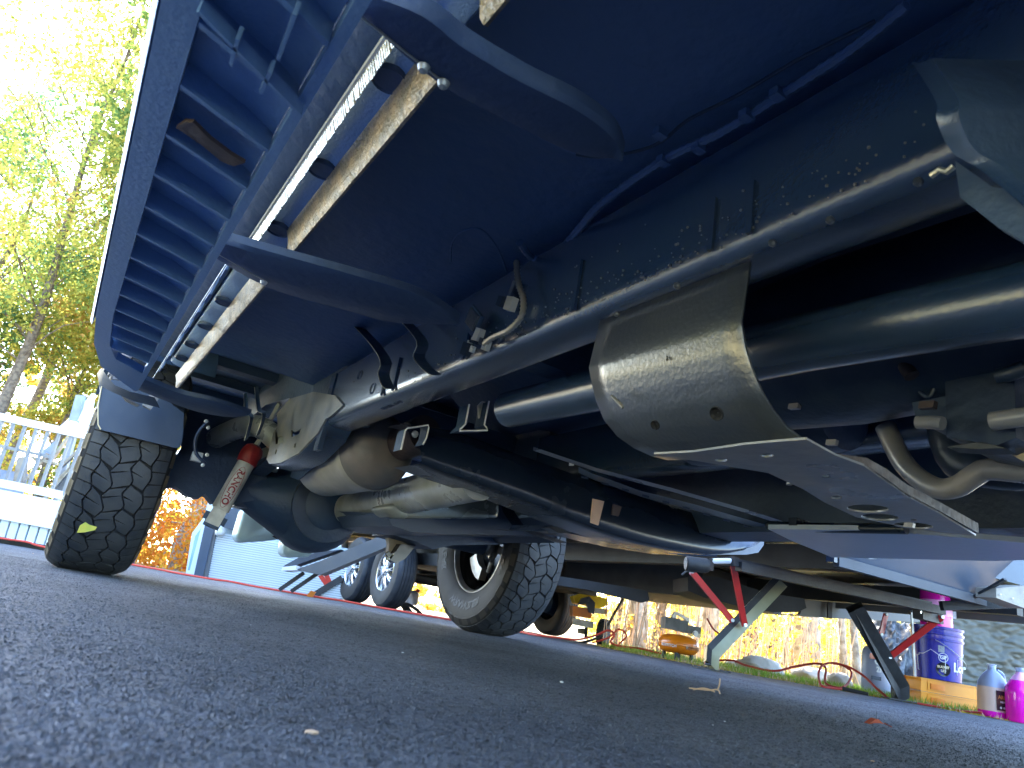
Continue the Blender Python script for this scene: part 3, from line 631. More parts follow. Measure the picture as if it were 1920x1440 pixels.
# crossmember brackets with bright cut edges
def edge_sheet(pxs, Y, depth, name='hanger_bracket'):
    pts = [P(x, y, Y=Y) for x, y in pxs]
    MB().loft([[p, p+Vector((0, depth, 0))] for p in pts]).build(name, 'underbody_dark', truck)
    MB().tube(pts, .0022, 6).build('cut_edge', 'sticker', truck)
edge_sheet([(752, 843), (760, 808), (764, 803), (803, 797), (804, 802), (800, 820), (793, 834)], 1.66, .05)
tp(MB().lathe([(0, -.008), (.008, -.006), (.010, 0)], P(778, 814, Y=1.69), (0, 1, 0), 12), 'hanger_bolt', 'steel')
edge_sheet([(880, 758), (873, 795), (863, 805), (861, 808), (914, 807), (912, 801), (908, 797), (917, 752)], 1.50, .05)
tp(MB().prism([P(x, y, Y=1.53) for x, y in ((898, 760), (905, 752), (914, 755), (907, 795), (900, 785))], (0, .01, 0)), 'bracket_web', 'shock_white')
# more masses between the rails
tp(MB().box((.67, 1.15, .58), (1.33, 1.22, .70)), 'crossmember', 'underbody_dark')
tp(MB().box((.67, 2.2, .60), (1.33, 2.3, .72)), 'crossmember', 'underbody_dark')
# --- muffler
m0 = P(600, 893, X=.66); 
mu_a = P(700, 862, X=.78); mu_b = P(590, 885, X=.78)
md = Vector((-.06, 1, -.015)).normalized(); mc = P(705, 845, X=.80)
muff = tp(MB().lathe([(.128, 0.0), (.131, .02), (.128, .035), (.126, .2), (.129, .22), (.126, .24), (.126, .40), (.10, .46), (0, .47)], mc, md, 40), 'muffler', 'muffler_metal')
tp(MB().lathe([(0, -.085), (.05, -.083), (.085, -.072), (.112, -.045), (.124, -.015), (.127, .002)], mc, md, 40), 'muffler_cap', 'muffler_cap', muff)
tp(MB().tube([mc+md*(-.06)+Vector((.05, 0, .03)), mc+md*(-.22)+Vector((.05, 0, .045))], .058, 24), 'exhaust_pipe', 'pipe_rust')
tp(MB().tube(catmull([mc+md*.40, mc+md*.6+Vector((-.1, 0, .05)), (.55, 3.0, .66), (.45, 3.5, .60), (.42, 4.2, .55)], 6), .045, 18), 'tail_pipe', 'steel')
# small silver bracket and heat shield left of the kick
tp(MB().prism([P(x, y, Y=3.0) for x, y in ((470, 872), (480, 845), (500, 838), (520, 850), (520, 885), (470, 880))], (0, .05, 0)), 'rear_heat_shield', 'steel')
# --- driveshaft
da, db = P(640, 958, X=1.0), P(868, 905, X=1.0); dd = (db-da).normalized()
ds = tp(MB().tube([da, da+dd*.01, db, db+dd*.1], [.060, .064, .064, .064], 36), 'driveshaft', 'steel')
def ring(c, d, r, w, m, name, a0=0, a1=2*math.pi):
    return MB().lathe([(r, -w/2), (r, w/2)], c, d, 32, a0, a1).build(name, m, ds)
cst = P(742, 930, X=1.0); tt = (cst-da).dot(dd); cst = da+dd*tt
ring(cst, dd, .0650, .035, 'sticker', 'barcode_label'); ring(cst, dd, .0654, .022, 'sticker_dark', 'barcode_print')
ring(da+dd*(tt+.15), dd, .0648, .006, 'sticker_dark', 'paint_mark', 2.6, 4.6)
for k, (o1, a) in enumerate(((.20, 3.4), (.22, 3.6), (.26, 3.3))):
    ring(da+dd*(tt+o1), dd, .0648, .012, 'dark_metal', 'grease_smudge', a, a+.35)
tp(MB().lathe([(0, -.05), (.05, -.05), (.062, -.03), (.07, -.01), (.062, .004)], da, dd, 30), 'shaft_yoke', 'dark_metal')
tp(MB().lathe([(0, .0), (.085, 0), (.10, .01), (.10, .03), (.085, .05), (0, .06)], da-dd*.12, dd, 30), 'pinion_flange', 'dark_metal')
# --- rear axle and differential
tp(MB().tube([(.22, 3.1, .41), (1.78, 3.1, .41)], .052, 20), 'rear_axle', 'underbody_dark')
tp(MB().lathe([(0, -.21), (.08, -.20), (.15, -.15), (.19, -.06), (.195, .04), (.16, .14), (.09, .20), (0, .21)], (.92, 3.1, .405), (0, 1, 0), 30), 'differential', 'underbody_dark')
tp(MB().loft([[(.22+.0*k, 3.1+.09*math.cos(a), .41+r*math.sin(a)) for a in [2*math.pi*i/12 for i in range(12)]] for k, r in ((0, .05),)]+[[(.60, 3.1+.10*math.cos(a), .41+.07*math.sin(a)) for a in [2*math.pi*i/12 for i in range(12)]], [(.80, 3.1+.17*math.cos(a), .405+.16*math.sin(a)) for a in [2*math.pi*i/12 for i in range(12)]]], closed=True), 'axle_housing', 'underbody_dark')
tp(MB().lathe([(.10, -.19), (.15, -.18), (.15, -.165), (.12, -.16)], (.92, 3.1, .405), (0, 1, 0), 30), 'diff_flange', 'dark_metal')
for X in (.625, 1.385):
    for k in range(4):
        L = .72-.13*k
        rows = [[(X-.03, 3.1+t*L, .50-.012*k+.05*t*t), (X+.03, 3.1+t*L, .50-.012*k+.05*t*t), (X+.03, 3.1+t*L, .509-.012*k+.05*t*t), (X-.03, 3.1+t*L, .509-.012*k+.05*t*t)] for t in [-1+.25*j for j in range(9)]]
        tp(MB().loft(rows, closed=True), 'leaf_spring', 'underbody_dark')
    tp(MB().box((X-.045, 3.04, .335), (X+.045, 3.16, .36)), 'spring_plate', 'dark_metal')
    tp(MB().tube([(X-.04, 3.05, .33), (X-.04, 3.05, .53)], .007, 8), 'u_bolt', 'steel'); tp(MB().tube([(X+.04, 3.05, .33), (X+.04, 3.05, .53)], .007, 8), 'u_bolt', 'steel')
# ragged lower silhouettes left of the shock (brake lines, brackets)
tp(MB().prism([P(x, y, Y=3.0) for x, y in ((300, 850), (480, 860), (520, 930), (440, 945), (425, 940), (400, 945), (385, 925), (372, 935), (350, 928), (330, 912), (300, 918), (292, 905))], (0, .08, 0)), 'hub_bracket', 'underbody_dark')
tp(MB().tube(catmull([P(x, y, Y=2.7) for x, y in ((392, 790), (376, 805), (366, 825), (368, 850), (385, 870))], 5), .006, 8), 'brake_hose', 'dark_metal')
tp(MB().box(tuple(P(358, 862, Y=2.7)), tuple(P(382, 850, Y=2.7)+Vector((0, .03, 0)))), 'cable_guide', 'steel')
for q in ((388, 853), (380, 872), (386, 790), (390, 802)):
    c = P(*q, Y=2.68); MB().lathe([(0, -.006), (.007, -.004), (.006, .006)], c, (0, 1, 0), 8).build('clip', 'steel', truck)
# --- shock absorber
sa, sb = P(413, 955, Y=2.93), P(462, 868, Y=2.93); sdv = (sb-sa).normalized()
sh = tp(MB().tube([sa, sa+sdv*.02, sb], .0335, 28), 'shock_absorber', 'shock_white')
tp(MB().lathe([(.036, -.004), (.041, .0), (.0425, .03), (.041, .05), (.034, .068), (.018, .078), (0, .08)], sb, sdv, 28), 'dust_boot', 'boot_red', sh)
tp(MB().tube([sb+sdv*.07, sb+sdv*.3], .010, 12), 'piston_rod', 'steel', sh)
lt = sa-sdv*.03
sidev = sdv.cross((sa-CAM).normalized()).normalized()
tp(MB().obox(lt, sidev*.027, sdv*.034, sidev.cross(sdv)*.02), 'lower_eye', 'shock_white', sh)
tp(MB().obox(lt-sdv*.008, sidev*.043, sdv*.014, sidev.cross(sdv)*.015), 'lower_bracket', 'underbody_dark', sh)
tp(MB().obox(lt-sdv*.034, sidev*.030, sdv*.010, sidev.cross(sdv)*.018), 'lower_bracket', 'underbody_dark', sh)
vdir = (CAM-(sa+sb)/2).normalized(); nrm = (vdir-sdv*vdir.dot(sdv)).normalized(); tx = sdv; ty = nrm.cross(sdv)
mid = (sa+sb)/2-sdv*.01
def cyl_fn(c, ax_, nr, r):
    t = nr.cross(ax_)
    def fn(x, y, z):
        a = y/r; return c+ax_*x+(nr*math.cos(a)+t*math.sin(a))*(r+.0008+z)
    return fn
text('shock_lettering', 'RANCHO', .034, cyl_fn(mid, -sdv, nrm, .0335), 'letter_red', sh, .0012)
mb = MB(); pts2 = []
for x, y in ell(0, 0, .085, .022, 0, 36): pts2.append(cyl_fn(mid, -sdv, nrm, .0335)(x, y, 0))
tp(MB().tube(pts2+[pts2[0]], .0009, 5), 'shock_logo_ring', 'boot_red', sh)
# --- fuel tank with shield and strap on the driver side
Yt = 2.35
tank = [(722, 962), (735, 985), (770, 997), (840, 1002), (930, 1003), (1030, 1006), (1040, 1018), (1052, 990), (1050, 960), (900, 930), (780, 940)]
tk = tp(MB().loft([[P(x, y, Y=Yt)+Vector((0, k, .012*k*4)) for x, y in tank] for k in (0, .03, .5)], closed=False), 'fuel_tank', 'tank_plastic')
tp(MB().prism([P(x, y, Y=Yt+.003) for x, y in tank], (0, .5, 0)), 'tank_body', 'tank_plastic', tk)
sh1 = [(715, 950), (722, 962), (738, 972), (935, 972), (938, 955), (936, 915), (900, 905), (800, 925)]
def bulge(pxs, Y, d, name, m):
    c = sum((P(x, y, Y=Y) for x, y in pxs), Vector())/len(pxs); rr = []
    ring_ = rounded([tuple(P(x, y, Y=Y)) for x, y in pxs], .012, 3)
    for s, dy in ((1.0, .10), (1.0, .02), (.985, .004), (.95, -.004), (.8, -.010), (.4, -.014), (.05, -.015)):
        rr.append([c.lerp(Vector(p), s)+Vector((0, dy*d/.1, 0)) for p in ring_])
    return tp(MB().loft(rr, closed=True), name, m, truck, 60)
bulge(sh1, Yt-.03, .1, 'tank_heat_shield', 'shield_metal')
bulge([(962, 928), (1001, 940), (1002, 970), (966, 973)], Yt-.02, .1, 'tank_heat_shield', 'shield_metal')
tp(MB().loft([[P(x, y, Y=Yt-.05), P(x+22, y, Y=Yt-.05)] for x, y in ((936, 905), (937, 935), (943, 960), (960, 985), (1000, 1003), (1045, 1018))]), 'tank_strap', 'gloss_black')
tp(MB().prism([P(x, y, Y=Yt+.1) for x, y in ((1040, 948), (1065, 955), (1130, 975), (1050, 985))], (0, .05, 0)), 'tank_bracket', 'shield_metal')
# thin stamped pan under the crossmember (far side)
tp(MB().loft([[P(x, y, Y=2.05), P(x, y+h, Y=2.05)+Vector((0, .02, -.004)), P(x, y+h, Y=2.05)+Vector((0, .2, 0))] for x, y, h in ((960, 985, 6), (1060, 985, 10), (1130, 988, 22), (1200, 1000, 26), (1290, 1020, 20), (1350, 1036, 6))]), 'stamped_pan', 'gloss_black')
tp(MB().prism([P(x, y, Y=1.98) for x, y in ((1060, 985), (1115, 995), (1050, 1000), (1030, 990))], (0, .05, 0)), 'pan_bracket', 'trailer_grey')
tp(MB().tube(catmull([P(x, y, Y=1.9) for x, y in ((1045, 985), (1080, 991), (1130, 993), (1170, 985))], 4), .004, 8), 'bent_rod', 'steel')
# --- driver side: board support, door sill underside
for (x, y) in ((1800, 1026), (1850, 1028), (1912, 1018), (1740, 985), (1640, 985), (1500, 975)):
    c = P(x, y, Z=.44); MB().box((c.x-.03, c.y-.012, c.z-.02), (c.x+.03, c.y+.012, c.z)).build('board_mount', 'muffler_metal' if y > 1000 else 'gloss_black', truck)
pipe('sill_tube', ((1440, 985), (1560, 990), (1700, 992)), 1.6, .012, 'gloss_black')
# --- rear bumper and far right bracket
def bumper(pxs, Y, parent=truck):
    ring_ = rounded([tuple(P(x, y, Y=Y)) for x, y in pxs], .03, 4)
    return MB().loft([[Vector(p)+Vector((0, d, 0)) for p in ring_] for d in (.15, .01, 0)], closed=True), ring_
for pxs in ([(458, 952), (442, 1006), (450, 1018), (500, 1015), (548, 1008), (562, 985), (510, 948)], [(534, 1010), (530, 1038), (540, 1046), (580, 1045), (590, 1035), (575, 1016)]):
    P3 = [P(x, y, Y=4.3) for x, y in pxs]; c = sum(P3, Vector())/len(P3); ring_ = [Vector(p) for p in rounded([tuple(p) for p in P3], .03, 4)]
    zlo = min(p.z for p in ring_)
    rr = []
    for s, dy in ((1, .12), (1, .03), (.97, .008), (.90, 0), (.5, -.006), (.02, -.008)):
        rr.append([c.lerp(p, s)+Vector((0, dy, 0)) for p in ring_])
    tp(MB().loft(rr, closed=True), 'rear_bumper', 'bumper_metal', truck, 50)
tp(MB().loft([[P(x, y, Y=4.28), P(x+8, y-3, Y=4.28)] for x, y in ((540, 985), (522, 1000), (510, 1006), (520, 1012), (550, 1014), (585, 1020))]), 'hitch_bracket', 'jack_black')
tp(MB().prism([P(x, y, Y=4.3) for x, y in ((520, 1004), (585, 1015), (600, 1022), (560, 1012))], (0, .05, 0)), 'hitch_bracket', 'jack_black')
# --- driver side shock bracket
tp(MB().prism([P(x, y, Y=2.95) for x, y in ((738, 1003), (780, 1012), (778, 1022), (755, 1020), (735, 1052), (727, 1045), (730, 1020), (726, 1003))], (0, .03, 0)), 'shock_bracket', 'bracket_beige')
tp(MB().prism([P(x, y, Y=2.9) for x, y in ((752, 1020), (780, 1022), (760, 1048), (742, 1056), (732, 1050))], (0, .05, 0)), 'shock_bracket_foot', 'gloss_black')
tp(MB().prism([P(x, y, Y=2.95) for x, y in ((754, 1008), (776, 1012), (774, 1020), (753, 1017))], (0, .01, 0)), 'bracket_window', 'muffler_metal')
tp(MB().lathe([(0, -.012), (.01, -.012), (.012, 0)], P(727, 1039, Y=2.93), (0, 1, 0), 12), 'bracket_bolt', 'gloss_black')
tp(MB().prism([P(x, y, Y=2.8) for x, y in ((745, 985), (900, 1000), (1010, 1008), (1000, 1020), (850, 1022), (812, 1030), (780, 1015), (740, 1004))], (0, .25, 0)), 'spring_hanger', 'underbody_dark')

# ---------------- pickup wheels with real tread blocks
def pickup_wheel(cx, side, detail=True, Y=3.1):
    """side: -1 passenger (outer face towards -X), +1 driver"""
    Rr, w = .412, .135
    C = Vector((cx, Y, Rr))
    tyre = MB().lathe([(.232, -.105), (.25, -.118), (.29, -.132), (.335, -.140), (.37, -.138), (.390, -.128), (.400, -.110), (.4015, -.06), (.402, 0), (.4015, .06), (.400, .110), (.390, .128), (.37, .138), (.335, .140), (.29, .132), (.25, .118), (.232, .105)], (0, 0, 0), (1, 0, 0), 72).build('tyre', 'rubber_groove', truck, 40)
    tyre.location = C
    side_m = 'sidewall' if side > 0 else 'sidewall_sunlit'
    sgn = -side
    MB().lathe([(.236, .1075), (.25, .1195), (.29, .1335), (.335, .1415), (.362, .1405)], (0, 0, 0), (sgn, 0, 0), 72).build('sidewall', 'sidewall', tyre, 40)
    MB().lathe([(.236, .1075), (.25, .1195), (.29, .1335), (.335, .1415), (.372, .1395)], (0, 0, 0), (-sgn, 0, 0), 72).build('sidewall', side_m, tyre, 40)
    def cyl(u, v, h):       # u angle around, v across, h above carcass
        a = u; rad = .400+h-.35*max(0, abs(v)-.085)**1.25*3
        return Vector((v, rad*math.cos(a), rad*math.sin(a)))
    def block(pts, name, h=.0125):
        # subdivide outline a little so that it follows the carcass
        out = []
        for i in range(len(pts)):
            a, b = pts[i], pts[(i+1) % len(pts)]
            out += [a, ((a[0]+b[0])/2, (a[1]+b[1])/2)]
        n = len(out); v = [cyl(u, t, -.004) for u, t in out]+[cyl(u, t, h) for u, t in out]
        cu = sum(p[0] for p in out)/n; ct = sum(p[1] for p in out)/n; v.append(cyl(cu, ct, h+.0005))
        f = [(i, (i+1) % n, (i+1) % n+n, i+n) for i in range(n)]+[(i+n, (i+1) % n+n, 2*n) for i in range(n)]
        me = bpy.data.meshes.new(name); me.from_pydata(v, [], f)
        bm = bmesh.new(); bm.from_mesh(me); bmesh.ops.recalc_face_normals(bm, faces=bm.faces); bm.to_mesh(me); bm.free()
        me.materials.append(MATS['rubber']); return me
    N = 30; S = 2*math.pi/N
    vk = [-.127, -.082, -.030, .026, .080, .127]
    def zz(k, u):
        if k in (0, 5): return vk[k]
        return vk[k]+(.011 if k in (2, 3) else .007)*(abs(((u+.27*k) % 1)-.5)*4-1)
    segs = {0: [(0, .52, .06), (.52, 1, .06)], 1: [(.1, .62, .22), (.62, 1.1, .30)], 2: [(.0, .60, -.25), (.60, 1.0, -.18)], 3: [(.3, .80, .25), (.80, 1.3, .15)], 4: [(.15, .66, -.06), (.66, 1.15, -.06)]}
    for row, lst_ in segs.items():
        for ci, (a, b, sk) in enumerate(lst_):
            ga = .035 if not (row in (0, 4) and ci == 1) else .018
            lo_ = [(a+ga+(b-a-2*ga)*t, 0) for t in (0, .33, .66, 1)]
            cell = [(u*S, zz(row, u)+.0028) for u, _ in lo_]+[((u+sk)*S, zz(row+1, u+sk)-.0028) for u, _ in lo_[::-1]]
            me = block(cell, 'tread_block')
            for k in range(N):
                o = bpy.data.objects.new('tread_block', me); COL.objects.link(o); o.parent = tyre; o.rotation_euler = (k*S, 0, 0)
    # shoulder lugs on the sidewall
    for s_ in (-1, 1):
        x1, x2 = s_*.1305, s_*.1435; a = .33*S
        me = MB().add([(x1, .388*math.cos(-a), .388*math.sin(-a)), (x1, .388*math.cos(a), .388*math.sin(a)), (x2, .362*math.cos(a), .362*math.sin(a)), (x2, .362*math.cos(-a), .362*math.sin(-a)), (x2*.97, .352*math.cos(a*.5), .352*math.sin(a*.5)), (x2*.97, .352*math.cos(-a*.5), .352*math.sin(-a*.5))], [(0, 1, 2, 3), (3, 2, 4, 5)]).build('shoulder_lug', 'sidewall' if side > 0 else 'sidewall_sunlit', tyre, 0)
        for k in range(1, 30):
            o = me.copy(); COL.objects.link(o); o.parent = tyre; o.rotation_euler = (k*S, 0, 0)
    # rim
    rim = MB().lathe([(.238, .112), (.232, .113), (.226, .108), (.220, .09), (.205, .05), (.20, -.06), (.214, -.10), (.232, -.112), (.238, -.108)], (0, 0, 0), (sgn, 0, 0), 60).build('rim', 'alloy_dull', truck, 40)
    rim.location = C
    MB().lathe([(.2195, .090), (.204, .05), (.199, -.058)], (0, 0, 0), (sgn, 0, 0), 48).build('rim_barrel', 'black_gloss', rim, 60)
    disc = MB().lathe([(.0, -.03), (.16, -.03), (.165, -.025), (.165, -.015), (.0, -.012)], (0, 0, 0), (sgn, 0, 0), 40).build('brake_disc', 'dark_metal', rim, 30)
    MB().lathe([(.199, -.055), (.12, -.075), (.0, -.08)], (0, 0, 0), (sgn, 0, 0), 40).build('wheel_face', 'gloss_black', rim, 40)
    # caliper, backing shield, parking brake arm
    def sect(r0_, r1_, a0, a1, x0, x1, name, m):
        n = 10; v = []; f = []
        for i in range(n+1):
            a = a0+(a1-a0)*i/n
            for (x, r) in ((x0, r0_), (x0, r1_), (x1, r1_), (x1, r0_)): v.append((sgn*x, -r*math.cos(a), r*math.sin(a)))
        for i in range(n):
            for k in range(4): f.append((i*4+k, i*4+(k+1) % 4, (i+1)*4+(k+1) % 4, (i+1)*4+k))
        f += [(0, 1, 2, 3), tuple(range(n*4, n*4+4))[::-1]]
        return MB().add(v, f).build(name, m, rim, 30)
    sect(.115, .175, math.pi*1.12, math.pi*1.42, .015, .055, 'caliper', 'alloy_dull')
    sect(.10, .150, -.35, -.05, .03, .06, 'backing_plate', 'alloy_dull')
    sect(.05, .085, -.9, .2, .04, .075, 'hub_flange', 'alloy_dull')
    MB().tube([(sgn*.06, -.09, -.02), (sgn*.09, -.11, -.09), (sgn*.08, -.08, -.13)], .011, 8).build('brake_arm', 'alloy_dull', rim)
    if side > 0:
        for s_, a_c, rad, sz in (('GOODYEAR', math.pi*.5, .298, .052), ('WRANGLER', -math.pi*.5, .298, .052), ('GOODYEAR', 0, .298, .052), ('WRANGLER', math.pi, .298, .052)):
            def fn(x, y, z, a_c=a_c, rad=rad):
                # reading direction runs clockwise as seen from the inner side
                a = a_c-x/rad; r = rad+y
                return Vector((sgn*(.1372+(r-.30)*.22+z), r*-math.cos(a)*-1, r*math.sin(a)))
            t = text('tyre_lettering', s_, sz, fn, 'letter_black', tyre, .0016)
    return tyre, rim
wp = pickup_wheel(.142, -1); wd = pickup_wheel(1.868, 1)
wp[0]['label'] = 'passenger side rear tyre, sunlight painted tan on its outer sidewall, a yellow leaf stuck in its tread'
wd[0]['label'] = 'driver side rear tyre with moulded lettering on its inner sidewall'
for X in (.142, 1.868):       # front tyres behind the viewer
    t = MB().lathe([(.2, -.10), (.25, -.13), (.36, -.14), (.40, -.12), (.412, 0), (.40, .12), (.36, .14), (.25, .13), (.2, .10), (0, .05)], (X, -1.75, .412), (1, 0, 0), 40).build('front_tyre', 'rubber', truck)
# mud flap and wheel well
flap = [(187, 717), (184, 796), (190, 806), (330, 840), (338, 838), (343, 820), (345, 775), (300, 740), (215, 712)]
tp(MB().prism([P(x, y, Y=2.66) for x, y in flap], (0, .008, 0)), 'mud_flap', 'tank_plastic')
tp(MB().tube([P(x, y, Y=2.655) for x, y in ((191, 722), (184, 760), (184, 796), (189, 805))], .002, 6), 'flap_edge', 'cap_cream')
tp(MB().loft([[P(x, y, Y=2.3), P(x2, y2, Y=2.45)] for (x, y), (x2, y2) in (((190, 690), (182, 700)), ((197, 700), (186, 722)), ((215, 722), (210, 735)), ((245, 735), (250, 752)), ((290, 745), (300, 765)))]), 'wheel_arch_trim', 'tank_plastic')
tp(MB().prism([P(x, y, Y=2.5) for x, y in ((270, 748), (284, 738), (298, 748), (283, 768), (268, 760))], (0, .02, 0)), 'flap_clip', 'skid_metal')
tp(MB().prism([P(x, y, Y=2.45) for x, y in ((228, 742), (262, 760), (256, 762), (236, 752))], (0, .01, 0)), 'arch_lip', 'skid_metal')
# wheel well liners (arched)
for X0, X1 in ((-.02, .32), (1.68, 2.02)):
    rows = [[(X0, 3.1+.53*math.cos(a), .46+.50*math.sin(a)), (X1, 3.1+.53*math.cos(a), .46+.50*math.sin(a))] for a in [.55+(math.pi-1.1)*i/14 for i in range(15)]]
    tp(MB().loft(rows), 'wheel_well', 'underbody_dark')
tp(MB().prism([P(x, y, Y=3.3) for x, y in ((330, 745), (470, 780), (500, 800), (500, 870), (440, 900), (300, 900), (340, 840))], (0, .01, 0)), 'wheel_well_panel', 'underbody_dark')
# leaf and straw caught on the tyre
own(truck)

lf = poly('leaf', [P(x, y, Y=2.742) for x, y in ((144, 999), (150, 985), (160, 979), (168, 984), (182, 988), (178, 994), (160, 998))], (0, .001, 0), 'green_leaf')
tag(lf, 'yellow green leaf stuck to the tread of the left tyre', 'leaf')

# ================================================================== TRAVEL TRAILER
Ldir = W(.512, -.859).normalized(); Wdir = W(.859, .512).normalized(); T0 = W(-.89, 7.7)     # forward, across, near rear wheel
def T(s, w, z): return T0+Ldir*s+Wdir*w+Vector((0, 0, z))
trailer = empty('travel_trailer', T(2, 1.1, 0), 'long travel trailer with brown belly, tandem alloy wheels and red stabiliser braces, behind the truck', 'trailer')
def tb(mb, name, m, parent=trailer, smooth=30): return mb.build(name, m, parent, smooth)
def tbox(s0, s1, w0, w1, z0, z1): return MB().prism([T(s0, w0, z0), T(s1, w0, z0), T(s1, w1, z0), T(s0, w1, z0)], (0, 0, z1-z0))
tb(tbox(-3.0, 5.1, -.12, 2.35, .78, 3.3), 'trailer_body', 'trailer_wall')
# belly: corrugated sheet
rows = []
for i in range(60):
    s = -2.6+i*.13; rows.append([T(s, w, .745+.012*math.sin(w*7+s*.6)+.012*math.sin(s*3.1)) for w in [-.05+2.35*j/16 for j in range(17)]])
tb(MB().loft(rows), 'belly_panel', 'coroplast', trailer, 60)
for w in (.33, 1.87): tb(MB().prism([T(-2.8, w-.04, .60), T(5.0, w-.04, .60), T(5.0, w+.04, .60), T(-2.8, w+.04, .60)], (0, 0, .13)), 'frame_beam', 'trailer_black')
tb(tbox(-.6, .9, .2, 2.0, .48, .60), 'axle_frame', 'trailer_black')
tb(tbox(1.2, 3.0, 1.3, 2.3, .50, .74), 'holding_tank', 'trailer_black')
tb(tbox(-2.9, 5.0, 2.33, 2.36, .60, .80), 'skirt', 'trailer_grey')
tb(tbox(.9, 4.0, -.12, -.08, .70, .80), 'skirt', 'trailer_black')
# cross tube carrying the front stabilisers
a_, b_ = P(1385, 1062, g=3.62), P(1766, 1145, g=4.14)
tb(MB().beam(a_, b_, .05, .045), 'stabiliser_crossbar', 'jack_black')
tb(MB().beam(a_+Vector((0, 0, .03))+Ldir*-.08, b_+Vector((0, 0, .03))+Ldir*-.08, .06, .03), 'front_crossmember', 'trailer_black')
# front wall lower edge: pale trim, blue cap face above
t1, t2 = P(1568, 1052, g=3.2), P(1862, 1133, g=4.0)
dx = (t2-t1)
tb(MB().beam(t1, t2, .03, .045), 'front_trim', 'trailer_trim')
tb(MB().prism([t1+Vector((0, 0, .024)), t2+Vector((0, 0, .024)), t2+Vector((0, 0, .5))+Ldir*.25, t1+Vector((0, 0, .5))+Ldir*.25], Ldir*-.02), 'front_cap', 'trailer_blue')
tb(MB().tube([P(1618, 1040, g=3.2), P(1630, 1046, g=3.2), P(1642, 1044, g=3.2)], .010, 8), 'tie_ring', 'steel')
tb(MB().obox(P(1560, 1046, g=3.2), Ldir*.02, Wdir*.014, Vector((0, 0, .02))), 'trim_end_cap', 'gloss_black')
tb(MB().prism([P(x, y, g=3.9) for x, y in ((1830, 1075), (1870, 1085), (1925, 1100), (1925, 1000), (1835, 1000))], Ldir*-.05), 'tongue_panel', 'trailer_blue')
tb(MB().beam(P(1812, 1128, g=3.9), P(1885, 1086, g=3.7), .025, .012), 'tongue_strut', 'jack_black')
tb(MB().beam(P(1765, 1136, g=4.0), P(1945, 1130, g=3.9), .05, .05), 'tongue_beam', 'trailer_black')
tb(MB().prism([P(x, y, g=3.75) for x, y in ((1868, 1103), (1925, 1098), (1925, 1142), (1868, 1121))], Ldir*-.1), 'battery_tray', 'bracket_beige')
for x, y in ((1876, 1115), (1899, 1122)):
    tb(MB().lathe([(0, -.004), (.004, -.003), (.005, 0)], P(x, y, g=3.74), -HF*-1, 8), 'rivet', 'sticker')
# belly pieces seen low on the left and right
tb(MB().prism([P(x, y, g=4.9) for x, y in ((1010, 1075), (1100, 1088), (1215, 1108), (1218, 1125), (1205, 1130), (1100, 1105), (1010, 1092))], HF*.06), 'side_beam', 'trailer_black')
tb(MB().prism([P(x, y, g=5.2) for x, y in ((1290, 1082), (1340, 1080), (1440, 1112), (1508, 1122), (1512, 1140), (1495, 1148), (1450, 1148), (1390, 1138), (1320, 1120), (1290, 1108))], HF*.4), 'waste_tank', 'trailer_black')
tb(MB().prism([P(x, y, g=5.9) for x, y in ((1420, 1150), (1500, 1152), (1514, 1118), (1750, 1150), (1760, 1168), (1640, 1163), (1540, 1158))], HF*.05), 'far_skirt', 'trailer_grey')
tb(MB().beam(P(1556, 1126, g=5.85), P(1555, 1160, g=5.85), .035, .02, up=HF), 'skirt_seam', 'trailer_black')
# wheels
def trailer_wheel(c, name='trailer_wheel'):
    Rw = .36; ty = MB().lathe([(.20, -.09), (.23, -.105), (.29, -.112), (.335, -.105), (.352, -.088), (.36, -.07), (.36, -.055), (.352, -.053), (.352, -.047), (.36, -.045), (.361, -.022), (.353, -.020), (.353, -.014), (.361, -.012), (.361, .012), (.353, .014), (.353, .020), (.361, .022), (.36, .045), (.352, .047), (.352, .053), (.36, .055), (.36, .07), (.352, .088), (.335, .105), (.29, .112), (.23, .105), (.20, .09)], c, -Wdir, 60).build('tyre', 'rubber', trailer, 25)
    MB().lathe([(.198, .092), (.23, .107), (.29, .114), (.332, .107)], c, -Wdir, 60).build('sidewall', 'sidewall', ty, 40)
    return ty
def alloy(c):
    rim = MB().lathe([(.205, .095), (.20, .10), (.192, .095), (.185, .06), (.182, -.06), (.2, -.09)], c, -Wdir, 48).build('rim', 'alloy', trailer, 30)
    MB().lathe([(.183, .01), (.06, .0), (0, 0)], c, -Wdir, 30).build('rim_barrel', 'black_gloss', rim, 40)
    q = Vector((0, 0, 1)); w_ = (-Wdir).cross(q)
    for k in range(9):
        for dk in (-.09, .09):
            a = 2*math.pi*k/9+dk; rd = q*math.cos(a)+w_*math.sin(a)
            MB().tube([c-Wdir*.085+rd*.045, c-Wdir*.088+rd*.12, c-Wdir*.075+rd*.19], [.012, .009, .007], 6).build('spoke', 'alloy', rim)
    MB().lathe([(.06, .06), (.058, .10), (.045, .125), (0, .13)], c, -Wdir, 24).build('hub_cap', 'alloy', rim)
    for k in range(6):
        a = 2*math.pi*k/6; rd = q*math.cos(a)+w_*math.sin(a)
        MB().tube([c-Wdir*.085+rd*.055, c-Wdir*.115+rd*.055], .009, 6).build('lug_nut', 'muffler_metal', rim)
def steel_hub(c):
    MB().lathe([(.205, -.095), (.195, -.09), (.185, -.03), (.16, .03), (.09, .04), (.07, -.03), (0, -.035)], c, -Wdir, 40).build('rim', 'black_gloss', trailer, 30)
    MB().lathe([(.0, -.16), (.05, -.15), (.12, -.11), (.13, -.04), (.14, .0)], c, -Wdir, 30).build('brake_drum', 'gloss_black', trailer, 30)
